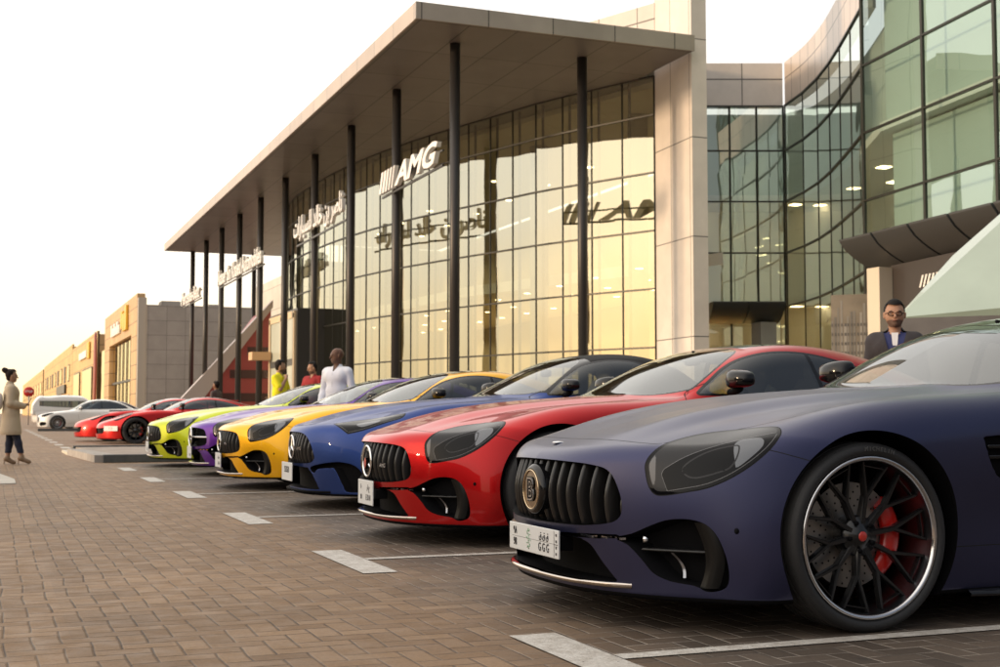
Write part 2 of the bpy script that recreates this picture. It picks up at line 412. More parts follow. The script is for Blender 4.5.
def paving_mat():
    """two-to-one block paving laid in herringbone; brown blocks in the lane, greyer ones in the bays"""
    m = bpy.data.materials.new('block_paving'); m.use_nodes = True; t = m.node_tree; b = t.nodes['Principled BSDF']; op = maths(t)
    tc = t.nodes.new('ShaderNodeTexCoord'); P = tc.outputs['Object']
    wob = t.nodes.new('ShaderNodeTexNoise'); wob.inputs['Scale'].default_value = 1.3; t.links.new(P, wob.inputs['Vector'])
    wv = t.nodes.new('ShaderNodeVectorMath'); wv.operation = 'MULTIPLY_ADD'; t.links.new(wob.outputs[1], wv.inputs[0])
    wv.inputs[1].default_value = (.05, .05, 0); t.links.new(P, wv.inputs[2])
    s = t.nodes.new('ShaderNodeSeparateXYZ'); t.links.new(wv.outputs[0], s.inputs[0])
    W = .094
    X = op('DIVIDE', s.outputs[0], W); Y = op('DIVIDE', s.outputs[1], W)
    i, j = op('FLOOR', X), op('FLOOR', Y); u, v = op('SUBTRACT', X, i), op('SUBTRACT', Y, j)
    k = op('FLOORED_MODULO', op('SUBTRACT', i, j), 4)
    is_ = lambda n: op('COMPARE', k, n, .1)
    k0, k1, k2, k3 = is_(0), is_(1), is_(2), is_(3)
    d = op('ADD', u, k1)                                               # distance to the left joint (none in cell 1)
    d = op('MINIMUM', d, op('ADD', op('SUBTRACT', 1, u), k0))
    d = op('MINIMUM', d, op('ADD', v, k2)); d = op('MINIMUM', d, op('ADD', op('SUBTRACT', 1, v), k3))
    joint = ramp(t, d, .018, .040, 1, 0)
    idx = op('SUBTRACT', i, k1); idy = op('SUBTRACT', j, k2)
    c = t.nodes.new('ShaderNodeCombineXYZ'); t.links.new(idx, c.inputs[0]); t.links.new(idy, c.inputs[1])
    wn = t.nodes.new('ShaderNodeTexWhiteNoise'); wn.noise_dimensions = '2D'; t.links.new(c.outputs[0], wn.inputs['Vector'])
    sp = t.nodes.new('ShaderNodeSeparateXYZ'); t.links.new(P, sp.inputs[0])
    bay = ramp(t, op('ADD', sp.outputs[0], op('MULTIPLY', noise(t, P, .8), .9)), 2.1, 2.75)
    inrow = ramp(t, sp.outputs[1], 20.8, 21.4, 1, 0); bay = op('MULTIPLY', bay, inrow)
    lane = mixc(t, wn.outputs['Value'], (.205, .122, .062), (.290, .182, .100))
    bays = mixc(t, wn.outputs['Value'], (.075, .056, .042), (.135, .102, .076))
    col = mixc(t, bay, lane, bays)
    st = ramp(t, noise(t, P, .45, 6, .6), .35, .7, .78, 1.12); sc = t.nodes.new('ShaderNodeVectorMath'); sc.operation = 'SCALE'
    fine = ramp(t, noise(t, P, 60, 4, .7), .3, .7, .82, 1.15); t.links.new(op('MULTIPLY', st, fine), sc.inputs['Scale']); t.links.new(col, sc.inputs[0])
    patch = ramp(t, noise(t, P, 3.1, 5, .65), .42, .62)
    jc = mixc(t, bay, mixc(t, patch, (.075, .052, .038), (.22, .165, .12)), mixc(t, patch, (.10, .085, .07), (.42, .36, .30)))  # bay joints: pale sand that also paints in low-sun glints on block edges
    out = mixc(t, joint, sc.outputs[0], jc)
    # tyre dust and drip stains in the bays
    stn = ramp(t, noise(t, P, 1.7, 3, .5), .60, .72, 0, .45); out = mixc(t, op('MULTIPLY', stn, bay), out, (.05, .042, .036))
    # faint twin tyre tracks down the lane, darker oil spots where engines stand
    trk = op('ADD', op('LESS_THAN', op('ABSOLUTE', op('ADD', sp.outputs[0], 1.1)), .16), op('LESS_THAN', op('ABSOLUTE', op('ADD', sp.outputs[0], -.45)), .16))
    out = mixc(t, op('MULTIPLY', trk, ramp(t, noise(t, P, 2.2, 5, .7), .40, .65, 0, .20)), out, (.07, .055, .045))
    oil = ramp(t, noise(t, P, 5.5, 2, .4), .70, .76, 0, .5); out = mixc(t, op('MULTIPLY', oil, bay), out, (.03, .026, .024))
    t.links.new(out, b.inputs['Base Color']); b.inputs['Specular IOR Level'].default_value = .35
    t.links.new(ramp(t, noise(t, P, 9), .3, .7, .55, .8), b.inputs['Roughness'])
    tilt = op('MULTIPLY', wn.outputs['Value'], .35)
    hgt = op('ADD', op('ADD', ramp(t, d, 0, .09), tilt), op('MULTIPLY', noise(t, P, 90, 3), .16))
    bp = t.nodes.new('ShaderNodeBump'); bp.inputs['Strength'].default_value = .9; bp.inputs['Distance'].default_value = .006
    t.links.new(hgt, bp.inputs['Height']); t.links.new(bp.outputs[0], b.inputs['Normal'])
    return m
M_PAVE = paving_mat()
mb = MB(); mb.poly([(-400, -400, 0), (900, -400, 0), (900, 1500, 0), (-400, 1500, 0)], M_PAVE)
tag(mb.build('parking_lot'), kind='structure')

def worn_paint():
    m = bpy.data.materials.new('worn_white_paint'); m.use_nodes = True; t = m.node_tree; b = t.nodes['Principled BSDF']; op = maths(t)
    tc = t.nodes.new('ShaderNodeTexCoord'); P = tc.outputs['Object']
    a = ramp(t, noise(t, P, 16, 6, .7), .40, .60); c = ramp(t, noise(t, P, 70, 3, .6), .35, .65)
    f = op('MULTIPLY', a, ramp(t, c, 0, 1, .55, 1)); t.links.new(mixc(t, f, (.42, .38, .33), (.62, .59, .54)), b.inputs['Base Color'])
    b.inputs['Roughness'].default_value = .65
    bp = t.nodes.new('ShaderNodeBump'); bp.inputs['Strength'].default_value = .5; bp.inputs['Distance'].default_value = .004
    t.links.new(c, bp.inputs['Height']); t.links.new(bp.outputs[0], b.inputs['Normal'])
    # the paint has worn off in places
    tr = t.nodes.new('ShaderNodeBsdfTransparent'); mx = t.nodes.new('ShaderNodeMixShader')
    hole = ramp(t, noise(t, P, 26, 6, .75), .30, .38); t.links.new(hole, mx.inputs[0]); t.links.new(tr.outputs[0], mx.inputs[1]); t.links.new(b.outputs[0], mx.inputs[2])
    t.links.new(mx.outputs[0], t.nodes['Material Output'].inputs['Surface'])
    return m
M_WORN = worn_paint(); mb = MB()
def sheet(x0, x1, y0, y1, z=.004): mb.poly([(x0, y0, z), (x1, y0, z), (x1, y1, z), (x0, y1, z)], M_WORN)
for k in range(6):
    yc = 3.84+3.055*k; ln = .62 if k < 3 else .5
    sheet(1.75, 1.93, yc-(.62 if k else .40), yc+.50); sheet(1.935, 8.2, yc-.04, yc+.04)
for k in range(12): yc = 31.5+3.05*k; sheet(1.55, 1.75, yc-.9, yc+.5); sheet(1.755, 7, yc-.05, yc+.05)
tag(mb.build('bay_markings'), kind='structure')
mb = MB()
M_KERB = mat('kerb_concrete', (.34, .31, .28), .8, noise=(5, .18), bump=(30, .3)); M_KERBD = mat('kerb_dark', (.085, .088, .09), .7, noise=(7, .25), bump=(30, .3))
mb.prism([(-3.5, 15.6), (.30, 15.6), (.30, 16.6), (.12, 18.4), (-.1, 19.6), (-3.5, 19.6)], 0, .012, mat('kerb_pale', (.50, .46, .40), .8, noise=(5, .15)))
tag(mb.build('pavement'), kind='structure')
mb = MB()
mb.box((1.72, 21.70, 0), (9, 21.86, .13), M_KERBD, .01); mb.box((1.62, 27.9, 0), (9, 28.06, .13), M_KERBD, .01)
mb.prism([(1.60, 21.87), (1.98, 21.87), (1.66, 25.9), (1.40, 25.9)], 0, .12, M_KERB)
mb.prism([(1.40, 25.91), (1.66, 25.91), (1.66, 27.89), (1.40, 27.89)], 0, .05, mat('kerb_sunlit', (.55, .50, .40), .7))  # island front made paler, the sunlight on it put into the colour
mb.prism([(1.99, 21.87), (9, 21.87), (9, 27.89), (1.67, 27.89)], 0, .10, mat('island_pavers', (.30, .25, .21), .8, noise=(3, .2), bump=(20, .4)))
mb.box((2.0, 60.0, 0), (40, 60.2, .12), M_KERBD)
tag(mb.build('traffic_island'), kind='structure')
# raised walk in front of the showroom
mb = MB(); mb.box((9.6, 30.0, 0), (24, 100, .14), M_KERB, .02); mb.box((8.4, 29, 0), (9.5, 100, .10), mat('island_pavers'))
tag(mb.build('showroom_forecourt'), kind='structure')

# ---------------------------------------------------------------- buildings
def cw(xc, zc): return (xc*math.cos(YAW)+zc*math.sin(YAW), -xc*math.sin(YAW)+zc*math.cos(YAW))
def panel_mat(name, col, pw, ph, axes='yz', line=.02, off=(0, 0), rough=.45, metal=0., var=.06, spec=.5):
    """cladding panels with narrow open joints laid out in object coordinates"""
    m = bpy.data.materials.new(name); m.use_nodes = True; t = m.node_tree; b = t.nodes['Principled BSDF']; op = maths(t)
    tc = t.nodes.new('ShaderNodeTexCoord'); s = t.nodes.new('ShaderNodeSeparateXYZ'); t.links.new(tc.outputs['Object'], s.inputs[0])
    ax = {'x': s.outputs[0], 'y': s.outputs[1], 'z': s.outputs[2]}
    if axes[0] == 'd': U = op('SUBTRACT', s.outputs[0], s.outputs[1])
    else: U = ax[axes[0]]
    U = op('DIVIDE', op('SUBTRACT', U, off[0]), pw); V = op('DIVIDE', op('SUBTRACT', ax[axes[1]], off[1]), ph)
    fu, fv = op('FRACT', U), op('FRACT', V)
    du = op('MULTIPLY', op('MINIMUM', fu, op('SUBTRACT', 1, fu)), pw); dv = op('MULTIPLY', op('MINIMUM', fv, op('SUBTRACT', 1, fv)), ph)
    j = op('LESS_THAN', op('MINIMUM', du, dv), line/2)
    c = t.nodes.new('ShaderNodeCombineXYZ'); t.links.new(op('FLOOR', U), c.inputs[0]); t.links.new(op('FLOOR', V), c.inputs[1])
    wn = t.nodes.new('ShaderNodeTexWhiteNoise'); wn.noise_dimensions = '2D'; t.links.new(c.outputs[0], wn.inputs['Vector'])
    a = tuple(x*(1-var) for x in col); d = tuple(min(1, x*(1+var)) for x in col)
    cc = mixc(t, wn.outputs['Value'], a, d); n = ramp(t, noise(t, tc.outputs['Object'], .9, 6, .6), .3, .7, .9, 1.08)
    sc = t.nodes.new('ShaderNodeVectorMath'); sc.operation = 'SCALE'; t.links.new(cc, sc.inputs[0]); t.links.new(n, sc.inputs['Scale'])
    t.links.new(mixc(t, j, sc.outputs[0], tuple(x*.18 for x in col)), b.inputs['Base Color'])
    b.inputs['Roughness'].default_value = rough; b.inputs['Metallic'].default_value = metal; b.inputs['Specular IOR Level'].default_value = spec
    return m
def facade_glass(name, tint, refl, rough=.015, fac=.5, warp=.02):
    """coated glazing: part mirror, part tinted view of the room behind, every sheet a little wavy"""
    m = bpy.data.materials.new(name); m.use_nodes = True; t = m.node_tree; t.nodes.remove(t.nodes['Principled BSDF'])
    tc = t.nodes.new('ShaderNodeTexCoord'); n = t.nodes.new('ShaderNodeTexNoise'); n.inputs['Scale'].default_value = .55; n.inputs['Detail'].default_value = 1
    t.links.new(tc.outputs['Object'], n.inputs['Vector'])
    bp = t.nodes.new('ShaderNodeBump'); bp.inputs['Strength'].default_value = warp*10; bp.inputs['Distance'].default_value = .05; t.links.new(n.outputs[0], bp.inputs['Height'])
    g = t.nodes.new('ShaderNodeBsdfGlossy'); g.inputs['Roughness'].default_value = rough; g.inputs['Color'].default_value = (*refl, 1); t.links.new(bp.outputs[0], g.inputs['Normal'])
    tr = t.nodes.new('ShaderNodeBsdfTransparent'); tr.inputs['Color'].default_value = (*tint, 1)
    lw = t.nodes.new('ShaderNodeLayerWeight'); lw.inputs[0].default_value = .5; pw = t.nodes.new('ShaderNodeMath'); pw.operation = 'POWER'; pw.inputs[1].default_value = 3.5; t.links.new(lw.outputs['Facing'], pw.inputs[0])
    mr = t.nodes.new('ShaderNodeMapRange'); mr.inputs[3].default_value = fac; mr.inputs[4].default_value = 1; t.links.new(pw.outputs[0], mr.inputs[0])
    mx = t.nodes.new('ShaderNodeMixShader'); t.links.new(mr.outputs[0], mx.inputs[0]); t.links.new(tr.outputs[0], mx.inputs[1]); t.links.new(g.outputs[0], mx.inputs[2])
    t.links.new(mx.outputs[0], t.nodes['Material Output'].inputs['Surface']); return m
G_MAIN = facade_glass('showroom_glass', (.80, .84, .72), (.80, .80, .68), fac=.46)
G_SIDE = facade_glass('wing_glass', (.82, .88, .82), (.80, .88, .82), fac=.30)
M_MULL = mat('mullion_dark', (.030, .030, .026), .4, .3)
M_CLAD = panel_mat('pier_cladding', (.68, .62, .56), 1.25, 2.9, 'yz', .03, (32.5, .1), .42, 0, .04)
M_CLADX = panel_mat('roof_cladding', (.56, .52, .48), 2.1, 5, 'dz', .05, (0, -2), .4, 0, .05)
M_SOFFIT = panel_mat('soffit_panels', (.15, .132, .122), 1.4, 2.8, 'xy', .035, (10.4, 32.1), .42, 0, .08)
M_FASCIA = panel_mat('fascia_panels', (.36, .31, .26), 1.9, 3, 'xz', .03, (10.4, 9), .38, .2, .06)
M_FASCIY = panel_mat('fascia_front', (.42, .33, .25), 1.9, 3, 'yz', .03, (32.1, 9), .32, .3, .06)
M_COLM = mat('column_charcoal', (.040, .037, .036), .42, .3)
M_DARKW = mat('dark_cladding', (.035, .033, .032), .35, .2)
M_LAMP = mat('ceiling_lamp', (1, .9, .7), .5, emis=(1, .78, .45, 9))
M_WARM = mat('backlit_panel', (1, .7, .3), .5, emis=(1, .60, .20, 1.6))
M_INT = mat('interior_wall', (.62, .56, .44), .8); M_FLOOR = mat('interior_floor', (.42, .36, .27), .25); M_WHITE = mat('white_plaster', (.75, .73, .68), .6)
def resample(pts, n):
    P = [Vector(p) for p in pts]; L = [0]
    for a, b in zip(P, P[1:]): L.append(L[-1]+(b-a).length)
    out = []
    for k in range(n+1):
        s = L[-1]*k/n; i = max(0, min(len(P)-2, next((q for q in range(len(P)-1) if L[q+1] >= s-1e-9), len(P)-2)))
        f = (s-L[i])/(L[i+1]-L[i]); out.append(P[i].lerp(P[i+1], f))
    return out
def curtain_wall(root, pts, levels, glass, mull=.06, name='window_bay', tz=None, gap=0):
    """one child per bay between mullions (its panes are one mesh); mullions and transoms are parts too"""
    m2 = MB(); m3 = {z: MB() for z in levels}; n = len(pts)-1
    for i in range(n):
        a, b = pts[i], pts[i+1]; g = MB(); d = (b-a).normalized(); nn = Vector((d.y, -d.x))
        for z0, z1 in zip(levels, levels[1:]):
            e = random.uniform(-.002, .002); f = random.uniform(-.002, .002)
            p0, p1 = a+d*.03, b-d*.03
            g.poly([(p0.x+nn.x*e, p0.y+nn.y*e, z0+.03), (p1.x+nn.x*f, p1.y+nn.y*f, z0+.03), (p1.x+nn.x*e, p1.y+nn.y*e, z1-.03), (p0.x+nn.x*f, p0.y+nn.y*f, z1-.03)], glass)
        g.build(name, root)
        for z in levels:
            c = [a+nn*.05, b+nn*.05, b-nn*.05, a-nn*.05]; m3[z].prism([tuple(q) for q in c], z-.025, z+.025, M_MULL)
    for a in pts: m2.box((a.x-mull/2, a.y-mull/2, levels[0]), (a.x+mull/2, a.y+mull/2, levels[-1]), M_MULL)
    m2.build('mullions', root); [m_.build('transom', root) for m_ in m3.values()]
gp = [(18.9, 34.85), (17.6, 37.8), (16.9, 39.6), (16.4, 41.4), (15.7, 43.7), (14.95, 46.5), (14.3, 49.6), (13.85, 53), (13.6, 57), (13.6, 62), (14.2, 67), (15.6, 72), (18.5, 76)]
gpts = resample(crom(gp, 8, False).tolist(), 34)
showroom = tag(empty('showroom_building', (0, 0, 0)), 'large glass fronted car showroom with flat overhanging canopy on tall dark columns', 'building')
LV = [.14, 1.0, 2.8, 4.6, 6.4, 8.2, 10.0, 11.2]
curtain_wall(showroom, gpts, LV, G_MAIN, .045)
# slim double fins with glass bolts behind the joints
mb = MB()
for a in gpts[1:-1]: mb.box((a.x+.22, a.y-.02, .14), (a.x+.30, a.y+.02, 11.2), M_MULL)
mb.build('glass_fins', showroom)
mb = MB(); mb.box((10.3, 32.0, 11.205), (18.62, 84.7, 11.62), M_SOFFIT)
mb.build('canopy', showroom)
mb = MB(); mb.box((10.24, 31.94, 11.20), (18.66, 31.997, 11.66), M_FASCIA); mb.build('canopy_fascia', showroom)
mb = MB(); mb.box((10.24, 32.0, 11.20), (10.297, 84.7, 11.66), M_FASCIY); mb.build('canopy_edge', showroom)
for k in range(10):
    mb = MB(); y = 33.8+5.6*k; mb.tube([(12, y, .14), (12, y, 11.2)], .145, M_COLM, 20)
    mb.box((11.85, y-.01, .14), (11.852, y+.01, 11.1), M_COLM); mb.build('column', showroom)
for x, y in ((15.95, 33.8), (15.95, 84.2)):
    mb = MB(); mb.tube([(x, y, .14), (x, y, 11.2)], .145, M_COLM, 20); mb.build('column', showroom)
# pier and the attic wall above the glass
mb = MB(); mb.prism([(18.78, 32.35), (19.28, 32.35), (19.85, 34.3), (19.3, 34.9), (18.92, 34.85)], .1, 16.5, M_CLAD); mb.build('pier', showroom)
mb = MB(); ap = resample([(18.9, 34.8), (16.6, 40.5), (15.3, 46), (14.6, 52), (15.0, 70)], 16)
mb.prism([tuple(p) for p in ap]+[(26, 70), (26, 45), (19.3, 34.8)], 11.63, 13.5, M_CLADX); mb.build('attic_wall', showroom)
# the hall behind the glass
mb = MB(); mb.prism([(19.2, 35.2), (14.6, 50.5), (14, 62), (15, 71), (18.6, 77), (30, 77), (30, 49), (20, 35.2)], .0, .16, M_FLOOR); mb.build('floor', showroom)
mb = MB(); mb.prism([(22, 36), (18.2, 50), (17.5, 62), (20, 72), (30, 72), (30, 50), (21.5, 38)], 5.6, 6.0, M_WHITE)
mb.prism([(19.2, 35.2), (14.6, 50.5), (14, 62), (15, 71), (18.6, 76.4), (26, 76.4), (26, 45), (20, 35.3)], 11.0, 11.18, M_INT); mb.build('mezzanine', showroom)
mb = MB(); mb.box((26.3, 46, .16), (26.6, 77, 10.99), M_INT); mb.box((20, 76.5, .16), (26.2, 76.8, 10.99), M_INT); mb.prism([(19.6, 35.0), (26.5, 45.6), (26.3, 45.9), (19.4, 35.25)], .16, 10.99, M_INT); mb.build('inner_wall', showroom)
for x, y in ((20.5, 39), (19.4, 45), (18.6, 51), (18.4, 58), (19.5, 66)):
    mb = MB(); mb.tube([(x, y, .16), (x, y, 11)], .35, mat('column_plaster', (.42, .40, .36), .6), 20); mb.build('inner_column', showroom)
mb = MB()
for x, y in ((x, y) for x in (20, 22, 24) for y in np.arange(38, 74, 3.2) if y > 35.5+1.58*(x-19.4)): mb.lathe([(0, 5.585), (.13, 5.585), (.13, 5.6)], M_LAMP, 12, 'z', Matrix.Translation((x, y, 0)))
for x, y in ((x, y) for x in (20.5, 23) for y in np.arange(39, 74, 4.5) if y > 35.5+1.58*(x-19.4)): mb.lathe([(0, 10.98), (.16, 10.98), (.16, 11)], M_LAMP, 12, 'z', Matrix.Translation((x, y, 0)))
o = mb.build('downlights', showroom); o['kind'] = 'stuff'
mb = MB(); mb.box((25.9, 48, .3), (26.25, 75, 2.6), M_WARM); mb.build('display_wall', showroom)
# entrance box
mb = MB(); mb.box((12.45, 55.6, .14), (15.0, 61.5, 5.4), M_DARKW)
mb.build('entrance_box', showroom)
mb = MB(); M_CREAM = mat('cream_frame', (.62, .48, .30), .5)
for y in (56.0, 58.6, 61.2): mb.box((12.36, y-.14, .14), (12.449, y+.14, 5.2), M_CREAM)
mb.box((12.38, 56.15, 1.2), (12.447, 61.0, 1.5), M_DARKW); mb.box((12.38, 56.15, 2.9), (12.447, 61.0, 3.2), M_DARKW); mb.box((12.36, 55.9, 5.0), (12.449, 61.3, 5.3), M_CREAM)
mb.box((12.40, 56.15, .14), (12.446, 61.0, 5.0), mat('pale_panel', (.42, .44, .36), .3)); mb.build('entrance_frame', showroom)
mb = MB(); mb.box((11.45, 60.7, 3.3), (12.35, 61.6, 3.68), mat('timber_beam', (.60, .36, .18), .5)); mb.build('entrance_lintel', showroom)
mb = MB(); mb.box((18.4, 78, .14), (26, 97, 10.2), panel_mat('end_wall_cladding', (.55, .52, .46), 1.6, 1.6, 'xz', .03)); mb.build('end_wing', showroom)

# lettering on the rail between the columns: raised white letters facing the lane
M_SIGN = mat('sign_letters_white', (.80, .79, .76), .35); M_SIGND = mat('sign_rail', (.05, .045, .04), .4, .4)
def sign(name, label, body, y0, y1, z, h, font=None, shear=0., bold=.012, stripes=0, xs=1.):
    root = tag(empty(name, (11.78, y0, z)), label, 'sign', 'white lettering along the columns')
    L = y0-y1; sl_ = L*.30 if stripes else 0
    me = text_mesh(body, 1., .14, font=font, shear=shear, bold=bold, align='LEFT')
    xs_ = [v.co.x for v in me.vertices]; ys_ = [v.co.y for v in me.vertices]; w = max(xs_)-min(xs_); hh = max(ys_)-min(ys_)
    M = frame((0, 0, 0), (0, -1, 0), (0, 0, 1)); mb = MB()
    vs = [M @ Vector(((v.co.x-min(xs_))/w*(L-sl_)+sl_, (v.co.y-min(ys_))/hh*h, v.co.z)) for v in me.vertices]
    mb._add(vs, [tuple(p.vertices) for p in me.polygons], M_SIGN); bpy.data.meshes.remove(me)
    mb.build('letters', root)
    if stripes:
        mb = MB()
        for k in range(5):
            w_ = (.20, .20, .16, .13, .10)[k]; u = .10+k*.34; s = h*.42
            pl = [(u, 0), (u+w_, 0), (u+w_+s, h), (u+s, h)]; vs = [M @ Vector((a, b, c)) for c in (-.07, .07) for a, b in pl]
            mb._add(vs, [(3, 2, 1, 0), (4, 5, 6, 7)]+[(i, (i+1) % 4, (i+1) % 4+4, i+4) for i in range(4)], M_SIGN)
        mb.build('stripes', root)
    mb = MB(); mb.box((.07, -L-.05, -.10), (.13, .05, -.03), M_SIGND); mb.box((.07, -L-.05, h*.5), (.13, .05, h*.5+.05), M_SIGND); mb.build('rail', root)
    return root
AR = ''.join(chr(c) for c in [0xFEE7, 0xFE8E, 0xFEBB, 0xFEAE, 32, 0xFE91, 0xFEE6, 32, 0xFEA7, 0xFE8E, 0xFEDF, 0xFEAA, 32, 0xFEDF, 0xFEE0, 0xFEB4, 0xFEF4, 0xFE8E, 0xFEAD, 0xFE8D, 0xFE95])[::-1]
sign('sign_letters', 'white slanted capital letters with stripes between the two nearest front columns', 'AMG', 40.5, 34.5, 7.92, .68, shear=.35, bold=.03, stripes=5)
sign('sign_letters', 'white Arabic lettering mounted across the middle columns', AR, 53.2, 45.2, 7.85, 1.05, bold=.018)
sign('sign_letters', 'long white Latin lettering across the farther columns', 'Nasser Bin Khaled Automobiles', 72.6, 60.2, 7.85, .85, bold=.016)
sign('sign_letters', 'short white lettering on the farthest columns', 'Mercedes-Benz', 87.2, 79.4, 7.85, .85, bold=.016)

# ---------------------------------------------------------------- the curved wing on the right
wing = tag(empty('glass_wing', (0, 0, 0)), 'tall curved greenish glass building right of the pale pier', 'building')
LW = [.14, .96, 2.8, 4.66, 6.6, 8.48, 10.35, 12.0]
wp = [cw(*p) for p in ((7.4, 46.6), (10.35, 46.6))]
curtain_wall(wing, resample(wp, 3), LW, G_SIDE, .06)
wp2 = crom([cw(*p) for p in ((10.4, 46.5), (10.62, 44.2), (10.6, 41.6), (10.36, 38.6), (10.0, 35.1))], 8, False).tolist()
curtain_wall(wing, resample(wp2, 6), LW, G_SIDE, .035)
wp3 = [cw(*p) for p in ((10.0, 35.1), (11.4, 29.3), (13.1, 24.0), (15.4, 18.0))]
curtain_wall(wing, resample(wp3, 6), LW[:-1]+[12.25, 14.1, 16.0, 18.0], facade_glass('tower_glass', (.74, .86, .82), (.66, .76, .74), fac=.24), .08)
mb = MB(); w12 = [tuple(p) for p in wp]+wp2
def thick(pts, d):
    out = []; P = [Vector(p) for p in pts]
    for i, p in enumerate(P):
        t_ = (P[min(i+1, len(P)-1)]-P[max(i-1, 0)]).normalized(); out.append(tuple(p+Vector((-t_.y, t_.x))*d))
    return out
mb.prism([tuple(p) for p in wp]+thick(wp, .4)[::-1], 12.0, 13.6, M_CLADX)
mb.build('parapet', wing)
mb = MB(); q = wp2; mb.prism([tuple(p) for p in q]+thick(q, .4)[::-1], 12.0, 13.6, panel_mat('curved_cladding', (.50, .42, .36), .9, 5, 'yz', .04, (0, -2), .35, .2)); mb.build('curved_parapet', wing)
mb = MB(); fl = [tuple(p) for p in wp]+wp2[2:]+[tuple(p) for p in wp3[1:]]
inn = thick(fl, 3.2)
for z in (4.75, 8.55): mb.prism(thick(fl, .5)+inn[::-1], z, z+.25, M_WHITE)
mb.prism(thick(fl, .5)+inn[::-1], .05, .16, M_FLOOR); mb.build('floors', wing)
mb = MB(); mb.prism(thick(fl, 2.9)+inn[::-1], .16, 12, M_WHITE); mb.build('inner_wall', wing)
mb = MB(); f3 = [tuple(p) for p in wp3]; bl_ = mat('pale_blind', (.50, .56, .52), .7); mb.prism(thick(f3, .7)+thick(f3, .8)[::-1], 8.85, 18, bl_); mb.prism(thick(f3, .9)+thick(f3, 1.0)[::-1], 5.1, 8.5, bl_); mb.prism(thick(fl[:-3], .9)+thick(fl[:-3], 1.0)[::-1], 8.85, 11.9, bl_); mb.build('blinds', wing)
mb = MB()
for z in (4.735, 8.535):
    for p in resample(thick(fl, 1.6), 9)+resample(thick(fl, 2.6), 7): mb.box((p.x-.18, p.y-.18, z-.01), (p.x+.18, p.y+.18, z), M_LAMP)
mb.build('downlights', wing)
mb = MB()
a_ = resample(thick(wp, 2.6), 3)
for p in a_[:3]: mb.box((p.x-.6, p.y-.1, .2), (p.x+.9, p.y+.1, 2.3), M_WARM)
mb.build('lit_displays', wing)
def arch_canopy(name, label, p0, p1, z, depth, drop_, parent=None):
    """dark metal canopy whose underside curves up to a thin lip"""
    root = tag(empty(name, (0, 0, 0)), label, 'canopy'); a, b = Vector(p0), Vector(p1); d = (b-a).normalized(); n_ = Vector((d.y, -d.x))
    pr = [(0, 0), (.03, -.06)]+[(depth*s, -drop_*math.sin(s*math.pi/2)**.8-.06) for s in np.linspace(.12, 1, 9)]+[(depth, .02)]
    L = (b-a).length; k = max(2, round(L/1.6)); mb = MB(); md = mat('canopy_metal', (.058, .060, .062), .45, .15)
    for i in range(k):
        rows = []
        for t in (i/k+.006, (i+1)/k-.006):
            q = a.lerp(b, t); rows.append([(q.x+n_.x*(depth-u), q.y+n_.y*(depth-u), z+v) for u, v in pr]+[])
        mb.grid(rows, md, closed=True)
        for r_ in rows: mb.poly(r_, md)
    mb.build('shell', root); return root
A1, B1 = cw(7.35, 45.9), cw(9.9, 45.9)
arch_canopy('entrance_canopy', 'small dark curved canopy over the side doors beside the pale pier', A1, B1, 4.65, 1.5, .62)
mb = MB(); o = empty('door_pier'); o.location = (*cw(9.35, 45.6), 0); tag(o, 'pale square pier under the small dark canopy', 'pier')
mb.box((-.32, -.3, .1), (.32, .3, 4.0), mat('pier_grey', (.36, .36, .36), .6)); mb.build('shaft', o)
mb = MB(); mb.box((-.40, -.38, .1), (.40, .38, .5), mat('pier_grey')); mb.build('plinth', o)
A2, B2 = cw(10.55, 34.3), cw(12.7, 26.6)
arch_canopy('entrance_canopy', 'large dark curved canopy over the side entrance behind the man in the jacket', A2, B2, 5.35, 1.7, .85)
# dark portal wall below the large canopy, with its small sign
por = tag(empty('entrance_portal'), 'dark entrance wall with small striped sign under the large curved canopy', 'wall')
p0, p1 = Vector(cw(10.1, 33.2)), Vector(cw(11.3, 28.0)); d = (p1-p0).normalized(); n_ = Vector((d.y, -d.x))
mb = MB(); c = [p0, p1, p1-n_*.4, p0-n_*.4]; mb.prism([tuple(q) for q in c], .1, 4.6, mat('portal_brown', (.045, .037, .033), .4)); mb.build('wall_panel', por)
mb = MB(); M = frame((p0.x+d.x*2.15+n_.x*.02, p0.y+d.y*2.15+n_.y*.02, 4.05), (d.x, d.y, 0), (0, 0, 1))
add_text(mb, 'AMG', .42, M @ Matrix.Translation((.75, 0, 0)), M_SIGN, depth=.03, shear=.3, bold=.012)
for k in range(5):
    u = -.75+k*.16; pl = [(u, -.15), (u+.08, -.15), (u+.22, .15), (u+.14, .15)]
    mb._add([M @ Vector((a, b, .012)) for a, b in pl], [(0, 1, 2, 3)], M_SIGN)
mb.build('sign_lettering', por)
o = tag(empty('entrance_pillar', (*cw(9.9, 33.3), 0)), 'cream pillar at the left edge of the dark entrance wall', 'pillar')
mb = MB(); mb.box((-.28, -.25, .1), (.28, .25, 4.55), mat('pillar_cream', (.60, .53, .42), .5), .01); mb.build('shaft', o)
mb = MB(); mb.box((-.34, -.31, .1), (.34, .31, .35), mat('pillar_cream')); mb.build('plinth', o)
